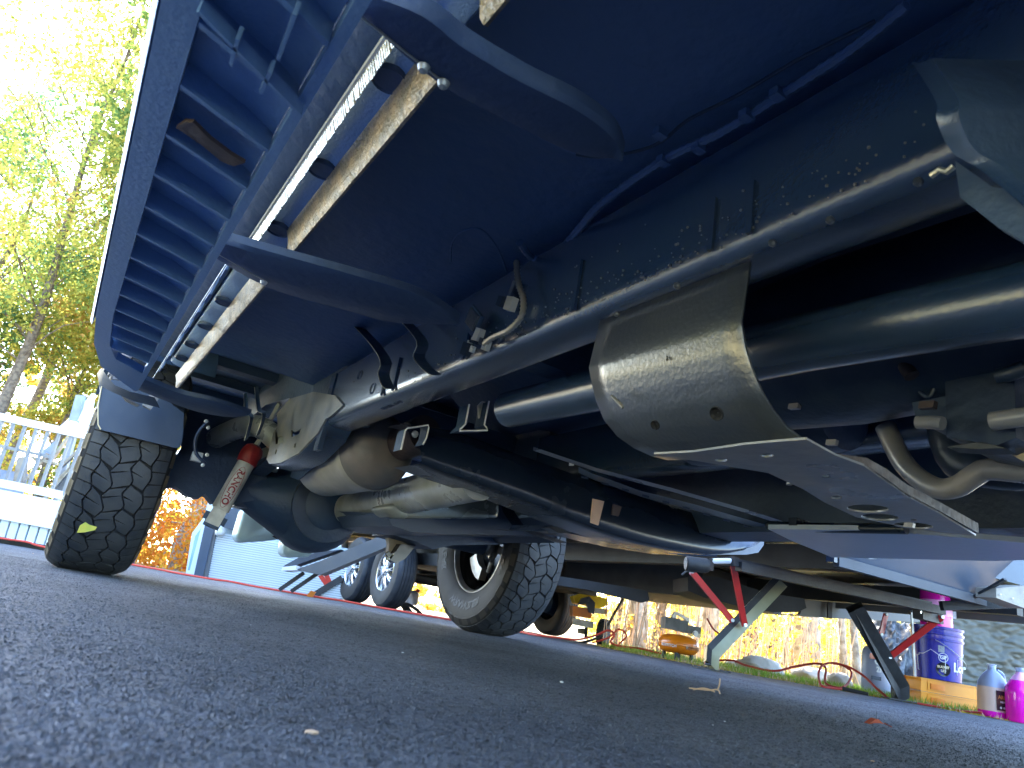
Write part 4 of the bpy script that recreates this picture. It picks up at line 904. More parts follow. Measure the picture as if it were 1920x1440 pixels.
for s in (0, -.92):
    c = T(s, 0, .36); trailer_wheel(c); alloy(c); c2 = T(s, 2.12, .36); trailer_wheel(c2); 
    MB().lathe([(.205, .095), (.195, .09), (.185, .03), (.16, -.03), (.09, -.04), (.07, .03), (0, .035)], c2, -Wdir, 40).build('rim', 'gloss_black', trailer, 30)
    MB().lathe([(.0, .16), (.05, .15), (.12, .11), (.13, .04), (.14, .0)], c2, -Wdir, 30).build('brake_drum', 'dark_metal', trailer, 30)
    MB().tube([T(s, .1, .36), T(s, 2.0, .36)], .035, 12).build('axle', 'trailer_black', trailer)
    for w in (.35, 1.8): MB().beam(T(s-.35, w, .42), T(s+.35, w, .42), .05, .03).build('leaf_spring', 'trailer_black', trailer)
# stabiliser jacks
def leg(foot, top, name='stabiliser_leg', w=.055, sheen=True):
    foot, top = Vector(foot), Vector(top); d = (top-foot).normalized(); knee = foot+Vector((0, 0, .07))
    side = d.cross(HF).normalized(); o = MB()
    o.prism([foot+side*-w*.5, foot+side*w*.5, knee+side*w*.5, top+side*w*.5, top+side*-w*.5, knee-side*w*.5], HF*.004+Vector((0, 0, 0)))
    lg = o.build(name, 'jack_black', trailer)
    return lg
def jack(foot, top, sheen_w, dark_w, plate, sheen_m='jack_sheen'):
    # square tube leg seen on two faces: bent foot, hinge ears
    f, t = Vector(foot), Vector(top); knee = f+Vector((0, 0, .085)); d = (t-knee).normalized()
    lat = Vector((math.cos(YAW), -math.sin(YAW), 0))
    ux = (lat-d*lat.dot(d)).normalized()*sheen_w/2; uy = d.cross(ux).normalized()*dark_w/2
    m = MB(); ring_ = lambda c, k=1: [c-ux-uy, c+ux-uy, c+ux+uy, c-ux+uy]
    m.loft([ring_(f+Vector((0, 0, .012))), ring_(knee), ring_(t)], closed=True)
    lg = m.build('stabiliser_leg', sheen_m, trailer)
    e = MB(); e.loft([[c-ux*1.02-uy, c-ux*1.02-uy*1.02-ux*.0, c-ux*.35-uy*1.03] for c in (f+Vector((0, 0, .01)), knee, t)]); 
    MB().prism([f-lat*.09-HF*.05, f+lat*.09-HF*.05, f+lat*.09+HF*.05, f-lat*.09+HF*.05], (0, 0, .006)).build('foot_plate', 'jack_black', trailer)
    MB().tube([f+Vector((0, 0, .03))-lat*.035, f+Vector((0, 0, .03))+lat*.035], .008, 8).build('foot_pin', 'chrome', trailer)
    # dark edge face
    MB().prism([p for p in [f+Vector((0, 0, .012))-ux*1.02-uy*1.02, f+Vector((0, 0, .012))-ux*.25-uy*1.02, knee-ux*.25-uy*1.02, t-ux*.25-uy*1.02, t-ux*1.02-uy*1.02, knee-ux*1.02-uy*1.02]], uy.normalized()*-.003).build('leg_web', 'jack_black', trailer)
    return lg
f1, t1_ = P(1333, 1250, g=4.02), P(1462, 1092, g=4.15)
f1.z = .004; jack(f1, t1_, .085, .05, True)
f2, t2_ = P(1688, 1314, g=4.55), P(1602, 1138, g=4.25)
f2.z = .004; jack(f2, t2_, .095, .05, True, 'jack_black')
def brace(a, b, w=.032, name='red_brace'):
    o = MB().beam(a, b, w, .014, up=HF); q = o.build(name, 'red_paint', trailer)
    for p in (a, b): MB().tube([Vector(p)-HF*.016, Vector(p)+HF*.016], .010, 10).build('brace_pin', 'steel', trailer)
brace(P(1297, 1072, g=3.75), P(1372, 1163, g=4.0)); brace(P(1374, 1056, g=3.75), P(1396, 1172, g=4.0))
brace(P(1765, 1157, g=4.2), P(1667, 1232, g=4.42), .036); brace(P(1661, 1152, g=4.9), P(1652, 1190, g=4.9), .03)
tb(MB().obox(P(1640, 1231, g=4.5), Wdir*.02, Ldir*.02, Vector((0, 0, .016))), 'leg_bolt', 'red_paint')
# drive motor and screw
ma, mb_ = P(1286, 1056, g=3.6), P(1318, 1060, g=3.6)
tb(MB().lathe([(0, -.001), (.034, -.001), (.037, .004), (.037, .10), (.03, .115), (0, .12)], ma, (mb_-ma), 24), 'jack_motor', 'jack_black')
tb(MB().lathe([(0, -.003), (.031, -.002)], ma, (mb_-ma), 20), 'motor_cap', 'steel')
tb(MB().tube([P(1320, 1052, g=3.62), P(1372, 1052, g=3.62)], .014, 12), 'screw_tube', 'sticker')
tb(MB().obox(P(1375, 1053, g=3.62), Wdir*.018, Ldir*.02, Vector((0, 0, .022))), 'screw_yoke', 'jack_black')
tb(MB().tube(catmull([P(x, y, g=3.6) for x, y in ((1278, 1078), (1290, 1070), (1306, 1072), (1318, 1062))], 4), .005, 8), 'motor_wire', 'hose_black')
tb(MB().obox(P(1328, 1058, g=3.62), Wdir*.018, Ldir*.02, Vector((0, 0, .03))), 'motor_bracket', 'jack_black')
tb(MB().obox(P(1740, 1150, g=4.2), Wdir*.11, Ldir*.03, Vector((0, 0, .045))), 'screw_housing', 'jack_black')
for x, y in ((1726, 1150), (1753, 1148)): tb(MB().tube([P(x, y, g=4.1), P(x, y-6, g=4.1)], .006, 8), 'housing_bolt', 'chrome')
# rear stabilisers
for a, b in (((600, 1078), (617, 1102)), ((611, 1076), (622, 1100))): brace(P(*a, g=8.6), P(*b, g=8.6), .05)
tb(MB().beam(P(583, 1120, g=8.6), P(642, 1084, g=8.6), .07, .06, up=HF), 'rear_leg', 'jack_black')
for a, b in (((770, 1106), (748, 1128)), ((786, 1106), (752, 1130))): brace(P(*a, g=9.6), P(*b, g=9.6), .05)
tb(MB().beam(P(740, 1112, g=9.6), P(770, 1152, g=9.6), .08, .06, up=HF), 'rear_leg', 'jack_black')
tb(tbox(-2.2, -1.7, .2, 2.2, .45, .6), 'rear_crossbar', 'trailer_black')
# fold-down entry step: slanted tread slab on thin legs
tb(MB().prism([P(x, y, g=6.2) for x, y in ((555, 1068), (600, 1052), (720, 1002), (735, 1001), (728, 1024), (600, 1078))], HF*.25+Vector((0, 0, .004))), 'entry_step', 'trailer_grey')
tb(MB().prism([P(x, y, g=6.15) for x, y in ((527, 1070), (530, 1063), (555, 1060), (555, 1069))], HF*.2), 'step_edge', 'white_paint')
tb(MB().prism([P(x, y, g=6.3) for x, y in ((530, 1062), (560, 1045), (600, 1034), (640, 1030), (556, 1059))], HF*.2), 'step_top', 'trailer_trim')
tb(MB().beam(P(524, 1106, g=6.3), P(570, 1074, g=6.3), .03, .03, up=HF), 'step_leg', 'jack_black'); tb(MB().beam(P(546, 1109, g=6.3), P(596, 1075, g=6.3), .03, .03, up=HF), 'step_leg', 'jack_black')
own(trailer)

# ================================================================== LEFT BACKGROUND
deck = empty('porch_deck', P(50, 1000, g=7.6), 'white fascia porch deck with grey balusters and white handrail, left of the tyre', 'deck')
G7 = 7.2
def band(a, b, c, d, depth, name, m, parent, g=G7): return MB().prism([P(*q, g=g) for q in (a, b, c, d)], HF*depth).build(name, m, parent, 20)
band((-420, 680), (170, 812), (172, 826), (-420, 694), .06, 'handrail', 'white_paint', deck)
band((-420, 816), (118, 921), (116, 936), (-420, 830), .06, 'bottom_rail', 'white_paint', deck)
band((-420, 835), (112, 940), (98, 992), (-430, 890), .10, 'fascia', 'white_paint', deck)
lst = []
for i in range(-14, 9):
    x = 5+i*21.5; yt = 787+(x-5)*.224; yb = 905+(x-5)*.20; dxx = -.33
    a = P(x, yt, g=G7+.02); b = P(x+dxx*(yb-yt), yb-7, g=G7+.02)
    lst.append(MB().beam(a, b, .026, .026, up=HF).build('baluster', 'grey_rail', deck))
b1 = MB().beam(P(-200, 793, g=G7+.03), P(100, 858, g=G7+.03), .03, .03).build('mid_rail', 'grey_rail', deck)
# skirting boards with dark gaps
for i in range(-9, 6):
    x = 2+i*18.3
    y0 = 971+(x)*.19; h = 33
    MB().prism([P(*q, g=G7+.03) for q in ((x+1.5, y0), (x+16.2, y0+3), (x+16.2-.32*h, y0+3+h), (x+1.5-.32*h, y0+h))], HF*.02).build('skirting_board', 'white_siding', deck)
MB().prism([P(*q, g=G7+.12) for q in ((-180, 930), (110, 990), (95, 1040), (-190, 975))], HF*.02).build('skirt_back', 'jack_black', deck)
own(deck)
# stacked folding chairs / frames on the porch
ch = empty('folding_chair', P(130, 905, g=7.9), 'stack of grey metal patio chairs leaning behind the porch balusters', 'chair')
for a, b in (((104, 885), (155, 838)), ((112, 897), (160, 850)), ((95, 865), (128, 820)), ((125, 905), (168, 880)), ((60, 858), (108, 870)), ((84, 935), (140, 870)), ((50, 900), (90, 850))):
    MB().beam(P(*a, g=7.9), P(*b, g=7.9), .03, .03, up=HF).build('frame_tube', 'alloy_dull', ch)
MB().prism([P(*q, g=8.0) for q in ((100, 915), (150, 858), (165, 872), (125, 925))], HF*.03).build('seat', 'trailer_grey', ch)
MB().prism([P(*q, g=8.05) for q in ((70, 852), (104, 826), (98, 850), (85, 856))], HF*.03).build('seat', 'grey_cloth', ch)
MB().prism([P(*q, g=8.05) for q in ((0, 880), (50, 888), (40, 930), (0, 918))], HF*.03).build('seat', 'grey_cloth', ch)
MB().prism([P(*q, g=8.0) for q in ((32, 858), (50, 855), (42, 910), (24, 905))], HF*.05).build('back_post', 'wood_grey', ch)
own(ch)
um = empty('patio_umbrella', P(120, 950, g=8.4), 'closed patio umbrella with white cloth and grey pole beside the left tyre', 'umbrella')
MB().beam(P(152, 742, g=8.4), P(133, 812, g=8.4), .10, .05, up=HF).build('pole', 'grey_cloth', um)
ca, cb = P(176, 738, g=8.5), P(140, 812, g=8.5)
MB().loft([[c+lt_*r for lt_ in [Vector((math.cos(YAW)*math.cos(t), -math.sin(YAW)*math.cos(t), .25*math.sin(t)))+HF*math.sin(t) for t in [2*math.pi*k/10 for k in range(10)]]] for c, r in ((ca, .02), (ca.lerp(cb, .3), .06), (ca.lerp(cb, .7), .13), (cb, .20))], closed=True).build('canopy', 'white_cloth', um)
MB().beam(P(146, 790, g=8.4), P(100, 960, g=8.4), .05, .05, up=HF).build('stand', 'grey_rail', um)
own(um)
# purple post with cream cap
pp = empty('fence_post', P(250, 1050, g=7.5), 'purple stained post with pale pointed cap, right of the left tyre', 'post')
MB().prism([P(*q, g=7.5) for q in ((285, 935), (297, 940), (276, 985), (245, 1056), (228, 1053), (262, 975))], HF*.08).build('post_shaft', 'purple_post', pp)
MB().prism([P(*q, g=7.5) for q in ((286, 927), (298, 932), (297, 940), (284, 936))], HF*.08).build('cap', 'cap_cream', pp)
MB().loft([[P(*q, g=7.5)+HF*h for h in (0, .08)] for q in ((287, 928), (294, 908), (298, 932))]).build('finial', 'cap_cream', pp)
own(pp)
# white building with ribbed roller shutter
hs_ = empty('garage', P(450, 1090, g=8.6), 'white garage with finely ribbed roller door and glazed side wall, seen below the axle', 'building')
GG = 8.6
MB().prism([P(*q, g=GG+.3) for q in ((392, 935), (640, 985), (640, 1125), (350, 1090))], HF*.5).build('wall', 'white_siding', hs_)
mb = MB()
for k in range(26):
    y = 998+k*4.15; ya = y; yb = y+(250*.175)
    x0 = 405-(y-1000)*.30; xe = 660
    p = [P(x0, ya, g=GG), P(xe, ya+(xe-x0)*.165, g=GG), P(xe, ya+(xe-x0)*.165+3.0, g=GG), P(x0, ya+3.0, g=GG)]
    mb.prism(p, HF*.03)
o = mb.build('shutter_rib', 'white_siding', hs_, 0); o['kind'] = 'stuff'
MB().prism([P(*q, g=GG+.04) for q in ((400, 985), (660, 1030), (640, 1140), (360, 1090))], HF*.03).build('roller_door', 'door_grey', hs_)
MB().prism([P(*q, g=GG-.05) for q in ((386, 975), (402, 978), (402, 990), (380, 1083), (363, 1081))], HF*.05).build('corner_post', 'trailer_blue', hs_)
MB().prism([P(*q, g=GG-.03) for q in ((400, 985), (407, 987), (388, 1085), (381, 1084))], HF*.05).build('door_jamb', 'trailer_grey', hs_)
MB().prism([P(*q, g=GG+.6) for q in ((360, 1000), (388, 962), (386, 990), (364, 1079), (348, 1076))], HF*.05).build('side_wall', 'white_siding', hs_)
MB().prism([P(*q, g=GG+.55) for q in ((366, 1005), (381, 985), (376, 1015), (360, 1070), (352, 1069))], HF*.03).build('window', 'glass_blue', hs_)
MB().prism([P(*q, g=GG-.1) for q in ((424, 956), (462, 947), (450, 984), (444, 996), (416, 988))], HF*.1).build('door_header', 'trailer_blue', hs_)
MB().lathe([(0, -.05), (.05, -.04), (.06, .0), (.04, .05), (0, .06)], P(413, 997, g=GG-.1), (0, 0, 1), 12).build('wall_lamp', 'shock_white', hs_)
own(hs_)

# ================================================================== TREES
def crown(name, centres, nleaf, size, m, parent, seed, spread=1.0):
    rg = np.random.default_rng(seed); cs = np.array([c[:3] for c in centres]); rad = np.array([c[3] for c in centres])
    idx = rg.choice(len(centres), nleaf, p=rad**2/np.sum(rad**2))
    d = rg.normal(size=(nleaf, 3)); d /= np.linalg.norm(d, axis=1)[:, None]; rr = rg.random(nleaf)**.45
    p = cs[idx]+d*(rr*rad[idx])[:, None]*np.array([1, 1, .75])
    a = rg.normal(size=(nleaf, 3)); a /= np.linalg.norm(a, axis=1)[:, None]; b = np.cross(a, rg.normal(size=(nleaf, 3))); b /= np.linalg.norm(b, axis=1)[:, None]
    s = size*(.55+.9*rg.random(nleaf))[:, None]
    v = np.empty((nleaf, 4, 3)); v[:, 0] = p-a*s; v[:, 1] = p+b*s*.55; v[:, 2] = p+a*s; v[:, 3] = p-b*s*.55
    me = bpy.data.meshes.new(name); me.vertices.add(nleaf*4); me.vertices.foreach_set('co', v.ravel())
    me.loops.add(nleaf*4); me.loops.foreach_set('vertex_index', np.arange(nleaf*4, dtype=np.int32))
    me.polygons.add(nleaf); me.polygons.foreach_set('loop_start', np.arange(0, nleaf*4, 4, dtype=np.int32)); me.polygons.foreach_set('loop_total', np.full(nleaf, 4, dtype=np.int32))
    me.update(calc_edges=True); me.validate(); o = link(name, me, m, parent, 0)
    return o
def clumps(c, R_, n, r, seed, flat=1.0):
    rg = random.Random(seed); out = []
    for i in range(n):
        while True:
            q = Vector((rg.uniform(-1, 1), rg.uniform(-1, 1), rg.uniform(-1, 1)))
            if q.length < 1: break
        q = q.normalized()*(q.length**.6); out.append((c.x+q.x*R_, c.y+q.y*R_, c.z+q.z*R_*flat, r*rg.uniform(.6, 1.3)))
    return out
def tree(name, base, h, R_, m, label, ncl, nleaf, size, seed, lean=(0, 0), bark='bark', zc=.6, tr=.14, flat=1.2, cat='tree', group=None, rcl=.75):
    root = empty(name, base, label, cat, group); rg = random.Random(seed)
    topp = base+Vector((lean[0], lean[1], h)); path = [base+Vector((0, 0, -.1))]
    for k in range(1, 7):
        t = k/6; path.append(base.lerp(topp, t*.92)+Vector((rg.uniform(-.12, .12), rg.uniform(-.12, .12), 0))*(1 if k < 6 else 0))
    mb = MB().tube(catmull(path, 3), [tr*(1-.85*i/18) for i in range(19)], 10)
    cl = clumps(base.lerp(topp, zc), R_, ncl, rcl, seed, flat)
    for c in cl[::2]:
        t = min(.9, max(.22, (c[2]-base.z)/h*.75)); s = base.lerp(topp, t); e = Vector(c[:3]); mid_ = s.lerp(e, .5)+Vector((rg.uniform(-.2, .2), rg.uniform(-.2, .2), rg.uniform(-.1, .25)))
        mb.tube(catmull([s, mid_, e], 3), [tr*.16*(1-.8*i/6) for i in range(7)], 5, False)
    mb.build('trunk', bark, root, 40)
    crown('crown', cl, nleaf, size, m, root, seed)
    own(root); return root
# left: tall backlit autumn trees
tree('maple_tree', W(-9.4, 13.5), 14, 3.6, 'leaf_yellow', 'tall yellow green maple filling the upper left, beside the running board edge', 100, 56000, .044, 11, lean=(-.6, .3), zc=.62, tr=.12, flat=1.5, rcl=.85)
tree('maple_tree', W(-7.6, 15.5), 9.5, 2.6, 'leaf_yellow', 'yellow green maple with thick crown behind the porch umbrella', 76, 42000, .044, 12, zc=.62, tr=.13, flat=1.3, rcl=.8)
tree('maple_tree', W(-11.4, 14.5), 8.2, 2.4, 'leaf_teal', 'bluish green tree at the far left edge above the handrail', 50, 30000, .044, 13, zc=.68, tr=.14, flat=1.2, rcl=.75)
tree('maple_tree', W(-12.6, 19), 14, 3.6, 'leaf_teal', 'pale bluish green tree with open crown at the upper left edge', 70, 30000, .055, 14, zc=.66, tr=.16, flat=1.3, rcl=.9)
tree('maple_tree', W(-9.6, 15.5), 5.6, 2.3, 'leaf_mix', 'yellow and orange tree low behind the white handrail', 44, 20000, .046, 15, zc=.62, tr=.13, flat=1.1, rcl=.6)
tree('maple_tree', W(-10.8, 22), 11, 3.4, 'leaf_green', 'green tree farther back behind the yellow maples', 60, 22000, .06, 16, zc=.55, tr=.2, flat=1.4, rcl=.9)
tree('shade_oak', Vector((2.4, 15.5, -.02)), 19, 3.3, 'leaf_green', 'very tall dark trunked oak far behind the garage, unseen crown added for shade', 130, 60000, .13, 17, zc=.60, tr=.22, flat=2.0, rcl=1.3)  # dense crown added out of view to keep sun off the gap by the trailer
# orange beech seen beneath the axle
tree('beech_tree', W(-5.0, 12.5), 3.2, 1.35, 'leaf_orange', 'bright orange beech tree seen between the purple post and the garage', 30, 5200, .034, 21, zc=.35, tr=.12, flat=1.1, rcl=.4, bark='bark_pale')
tree('beech_tree', W(-4.5, 12.0), 4.2, 1.0, 'leaf_orange', 'orange beech with two pale trunks next to the garage side wall', 18, 2400, .034, 22, zc=.32, tr=.14, flat=1.3, rcl=.4, bark='bark_pale')
# unseen maple row and straw-coloured sheet, added to bounce light under the truck
for k, (x, y) in enumerate(((-7.5, -7.5), (-8.2, -4.2), (-7.6, -1.2), (-8.4, 1.8), (-8.0, 4.8), (-8.6, 8.0))):
    tree('maple_tree', Vector((x, y, -.02)), 6.5, 2.3, 'leaf_yellow', ('added yellow maple nearest the truck front in the unseen row beyond the left picture edge', 'second added yellow maple from the truck front, unseen beyond the left edge', 'third added yellow maple, level with the truck cab, unseen beyond the left edge', 'fourth added yellow maple, level with the rear door, unseen beyond the left edge', 'fifth added yellow maple, level with the truck bed, unseen beyond the left edge', 'last added yellow maple of the unseen side row, beside the porch')[k], 40, 7000, .12, 90+k, zc=.42, tr=.16, flat=1.15, rcl=.8, group='unseen maples added along the passenger side')
sheet('bounce_lawn', [Vector(q) for q in ((-1.15, -14, 0), (-1.15, 7.5, 0), (-14, 7.5, 0), (-14, -14, 0))], .006, 'bounce_lawn')
# right: woodland trunks
def upx(x): return ((x-886)/.986)/1402
trunks = [(1188, 8.8, .13, 'bark_pale', 0, 'pale mottled trunk left of the orange compressor'), (1222, 9.6, .06, 'bark', .25, 'thin leaning trunk just left of the compressor'), (1246, 9.9, .045, 'bark', -.35, 'thin forked trunk directly behind the compressor'),
          (1262, 13.0, .15, 'bark', 0, 'dark grey trunk far behind the compressor handle'), (1318, 9.2, .125, 'bark_pale', 0, 'thick beige trunk between the compressor and the first stabiliser leg'), (1408, 10.5, .13, 'bark', 0, 'reddish trunk just right of the first stabiliser leg'),
          (1442, 11.0, .085, 'bark', 0, 'slim brown trunk right of the reddish one'), (1466, 9.4, .03, 'bark', .2, 'crooked sapling stem above the pale rocks'), (1508, 10.0, .19, 'bark_pale', 0, 'widest trunk, mottled pink grey, between the two stabiliser legs'),
          (1586, 7.8, .04, 'bark_pale', -.1, 'thin pale stem left of the second stabiliser leg'), (1610, 7.6, .04, 'bark_pale', -.12, 'crooked thin pale stem touching the second stabiliser leg'), (1152, 9.2, .03, 'bark', .1, 'thin stem behind the pressure washer'), (1376, 12, .08, 'bark', .1, 'thin trunk behind the red braces')]
for k, (x, g, r, bk, ln, lb) in enumerate(trunks):
    base = W(upx(x)*g, g, -.03); root = empty('tree', base, lb, 'tree'); rg = random.Random(50+k)
    lat = Vector((math.cos(YAW), -math.sin(YAW), 0)); path = [base+Vector((0, 0, -.1))]
    for j in range(1, 8): path.append(base+lat*(ln*j*.5+rg.uniform(-.5, .5)*r*1.0)+Vector((0, 0, j*.75)))
    MB().tube(catmull(path, 4), [r*(1.18-.06*i/2) if i < 3 else r*(1.0-.018*i) for i in range(29)], 12).build('trunk', bk, root, 50)
    cl = [(p.x+rg.uniform(-1, 1), p.y+rg.uniform(-1, 1), p.z+rg.uniform(-.4, .6), .6) for p in path[4:] for _ in range(3)]
    crown('crown', cl, 500, .06, 'leaf_wood', root, 70+k); own(root)
# understorey thicket: nobody could count it
def thicket(name, g0, g1, x0, x1, h, n, size, m, seed, lab=None):
    rg = np.random.default_rng(seed); c = []
    for i in range(n):
        g = rg.uniform(g0, g1); x = rg.uniform(x0, x1); p = W(upx(x)*g, g, 0); c.append((p.x, p.y, rg.uniform(0, h)*(.3+.7*rg.random()), rg.uniform(.12, .32)))
    o = crown(name, c, n*26, size, m, None, seed); o['kind'] = 'stuff'; return o
thicket('undergrowth', 8.5, 14, 1120, 1760, 1.9, 520, .034, 'leaf_wood', 31)
thicket('undergrowth', 11, 17, 1080, 1900, 3.2, 420, .05, 'leaf_yellow', 32)
thicket('undergrowth', 11, 15, 240, 420, 1.2, 80, .045, 'leaf_orange', 33)
thicket('far_woodland', 20, 34, -300, 1950, 7.0, 900, .15, 'leaf_wood', 34)
# dry stems
mb = MB(); rg = random.Random(5)
for i in range(420):
    g = rg.uniform(7.0, 11.5); x = rg.uniform(1130, 1700); p = W(upx(x)*g, g, 0); h = rg.uniform(.3, 1.0)
    mb.tube([p, p+Vector((rg.uniform(-.15, .15), rg.uniform(-.15, .15), h))], [.006, .002], 4, False)
o = mb.build('dry_stems', 'straw', None, 0); o['kind'] = 'stuff'
# grass and leaf litter beyond the driveway
def blades(name, n, fn, m, seed, h=.06, w=.004):
    rg = np.random.default_rng(seed); v = []; f = []
    for i in range(n):
        p = fn(rg); a = rg.uniform(0, 6.28); hh = h*rg.uniform(.4, 1.3); dx_, dy_ = math.cos(a)*w, math.sin(a)*w; k = len(v)
        v += [(p.x-dx_, p.y-dy_, p.z), (p.x+dx_, p.y+dy_, p.z), (p.x+rg.uniform(-.5, .5)*hh, p.y+rg.uniform(-.5, .5)*hh, p.z+hh)]; f.append((k, k+1, k+2))
    me = bpy.data.meshes.new(name); me.from_pydata(v, [], f); o = link(name, me, m, None, 0); o['kind'] = 'stuff'; return o
def beyond(g0, g1, x0, x1):
    def fn(r):
        while True:
            x = r.uniform(x0, x1); g = g0+(g1-g0)*r.random()**1.4; u = upx(x); e = np.interp(u, [q[0] for q in edge], [q[1] for q in edge])
            if g > e+.06: return W(u*g, g, -.012)
    return fn
blades('grass', 15000, beyond(4.4, 8.5, 1130, 1960), 'grass_green', 41, .055)
blades('grass', 6000, beyond(4.2, 6.5, 1200, 1960), 'straw', 42, .035)
lit = beyond(4.2, 9, 1120, 1960); rg = np.random.default_rng(43); v = []; f = []
for i in range(7000):
    p = lit(rg); a = rg.uniform(0, 6.28); s = rg.uniform(.012, .03); k = len(v); c, sn_ = math.cos(a)*s, math.sin(a)*s; t = rg.uniform(-.02, .02)
    v += [(p.x-c, p.y-sn_, p.z+.01), (p.x+sn_*.6, p.y-c*.6, p.z+.014+t*.3), (p.x+c, p.y+sn_, p.z+.012), (p.x-sn_*.6, p.y+c*.6, p.z+.018-t*.3)]; f.append((k, k+1, k+2, k+3))
me = bpy.data.meshes.new('leaf_litter'); me.from_pydata(v, [], f); o = link('leaf_litter', me, 'leaf_wood', None, 0); o['kind'] = 'stuff'
# rocks
def rock(c, s, seed, label, grp=None):
    bm = bmesh.new(); bmesh.ops.create_icosphere(bm, subdivisions=3, radius=1)
    for v in bm.verts:
        n_ = 1+.28*noise.noise(v.co*1.3+Vector((seed, 0, 0)))+.10*noise.noise(v.co*4+Vector((seed, 3, 0))); v.co = Vector((v.co.x*s[0]*n_, v.co.y*s[1]*n_, v.co.z*s[2]*n_))
    me = bpy.data.meshes.new('rock'); bm.to_mesh(me); bm.free(); o = link('rock', me, 'stone', None, 45); o.location = c+Vector((0, 0, s[2]*.5)); o.rotation_euler.z = -YAW+seed
    return tag(o, label, 'rock')
rock(W(upx(1428)*6.2, 6.2), (.20, .15, .09), 0, 'long pale rock just right of the first stabiliser foot')
rock(W(upx(1528)*6.4, 6.4), (.19, .14, .08), .2, 'rounded white rock left of the red cord coil')
rock(W(upx(1575)*5.9, 5.9), (.11, .09, .075), .5, 'white rock seen through the red cord coil')
rock(W(upx(1380)*6.8, 6.8), (.09, .09, .05), .9, 'small tan rock behind the first stabiliser foot')

# ================================================================== RIGHT SIDE THINGS
# air compressor
ac = empty('air_compressor', W(upx(1270)*5.6, 5.6), 'orange pancake air compressor with dark motor shroud on the grass', 'air compressor')
B = W(upx(1271)*5.6, 5.6, 0); lat = Vector((math.cos(YAW), -math.sin(YAW), 0))
MB().lathe([(0, .05), (.08, .05), (.125, .062), (.148, .09), (.152, .115), (.148, .14), (.125, .168), (.08, .182), (0, .188)], B, (0, 0, 1), 48).build('tank', 'orange_paint', ac, 50)
MB().lathe([(.150, .108), (.1545, .112), (.1545, .118), (.150, .122)], B, (0, 0, 1), 48).build('tank_seam', 'orange_paint', ac)
for k in range(4):
    a = k*1.57+.7; q = B+Vector((math.cos(a)*.10, math.sin(a)*.10, 0)); MB().tube([q, q+Vector((0, 0, .07))], .015, 10).build('foot', 'rubber', ac)
MB().obox(B+lat*-.075+Vector((0, 0, .255)), lat*.055, HF*.07, Vector((0, 0, .042))).build('motor_shroud', 'motor_grey', ac)
MB().obox(B+lat*.0+Vector((0, 0, .25)), lat*.045, HF*.06, Vector((0, 0, .040))).build('motor_shroud', 'trailer_grey', ac)
MB().obox(B+lat*.085+Vector((0, 0, .235)), lat*.06, HF*.06, Vector((0, 0, .028))).build('control_panel', 'motor_grey', ac)
MB().lathe([(0, 0), (.02, 0), (.022, .01), (0, .012)], B+lat*.10-HF*.065+Vector((0, 0, .21)), -HF, 16).build('gauge', 'sticker', ac)
MB().lathe([(0, 0), (.014, 0), (.015, .01), (0, .012)], B+lat*.13-HF*.06+Vector((0, 0, .20)), -HF, 16).build('gauge', 'cap_cream', ac)
MB().prism([B+lat*x+Vector((0, 0, z))-HF*.02 for x, z in ((-.075, .29), (-.055, .345), (-.03, .345), (.055, .315), (.065, .28), (.045, .28), (.035, .30), (-.035, .325), (-.045, .29))], HF*.03).build('carry_handle', 'alloy_dull', ac)
MB().tube(catmull([B+lat*.05-HF*.07+Vector((0, 0, .20)), B+lat*.07-HF*.09+Vector((0, 0, .19)), B+lat*.09-HF*.07+Vector((0, 0, .22))], 4), .005, 8).build('copper_line', 'muffler_metal', ac)
def wrapz(c, r, a0, z0): 
    return lambda x, y, z: c+(lat*math.sin(a0+x/r)-HF*math.cos(a0+x/r))*(r+.002+z)+Vector((0, 0, z0+y))
text('brand_lettering', 'BOSTITCH', .030, wrapz(B, .1545, .55, .10), 'black_gloss', ac, .0006)
text('brand_lettering', 'BOSTITCH', .026, wrapz(B, .1545, -.75, .10), 'sticker', ac, .0006)
own(ac)
# pressure washer / yellow machine with wheel
pw = empty('pressure_washer', W(upx(1120)*8.0, 8.0), 'yellow and orange engine machine on a grey frame with a knobbly black wheel', 'machine')
MB().prism([P(*q, g=8.0) for q in ((1074, 1118), (1090, 1112), (1138, 1122), (1140, 1135), (1120, 1142), (1078, 1130))], HF*.25).build('engine_cover', 'yellow_paint', pw)
MB().prism([P(*q, g=7.9) for q in ((1074, 1136), (1100, 1140), (1110, 1153), (1108, 1160), (1074, 1155))], HF*.25).build('fuel_tank', 'orange_paint', pw)
MB().prism([P(*q, g=7.85) for q in ((1090, 1122), (1105, 1118), (1116, 1130), (1114, 1152), (1104, 1148), (1100, 1132), (1084, 1134))], HF*.08).build('engine_block', 'gloss_black', pw)
MB().prism([P(*q, g=7.85) for q in ((1114, 1140), (1139, 1142), (1138, 1152), (1116, 1150))], HF*.10).build('air_filter', 'shock_white', pw)
MB().prism([P(*q, g=7.84) for q in ((1135, 1143), (1140, 1143), (1139, 1151), (1134, 1150))], HF*.02).build('sticker', 'red_paint', pw)
MB().beam(P(1074, 1165, g=7.9), P(1112, 1172, g=7.9), .06, .07).build('frame_bar', 'alloy_dull', pw)
MB().beam(P(1100, 1165, g=7.9), P(1098, 1198, g=7.9), .03, .03, up=HF).build('frame_leg', 'jack_black', pw)
MB().prism([P(*q, g=7.95) for q in ((1084, 1178), (1100, 1178), (1100, 1190), (1085, 1188))], HF*.08).build('pump', 'bracket_beige', pw)
wc = P(1131, 1190, g=7.9); wc.z = max(wc.z, .12)
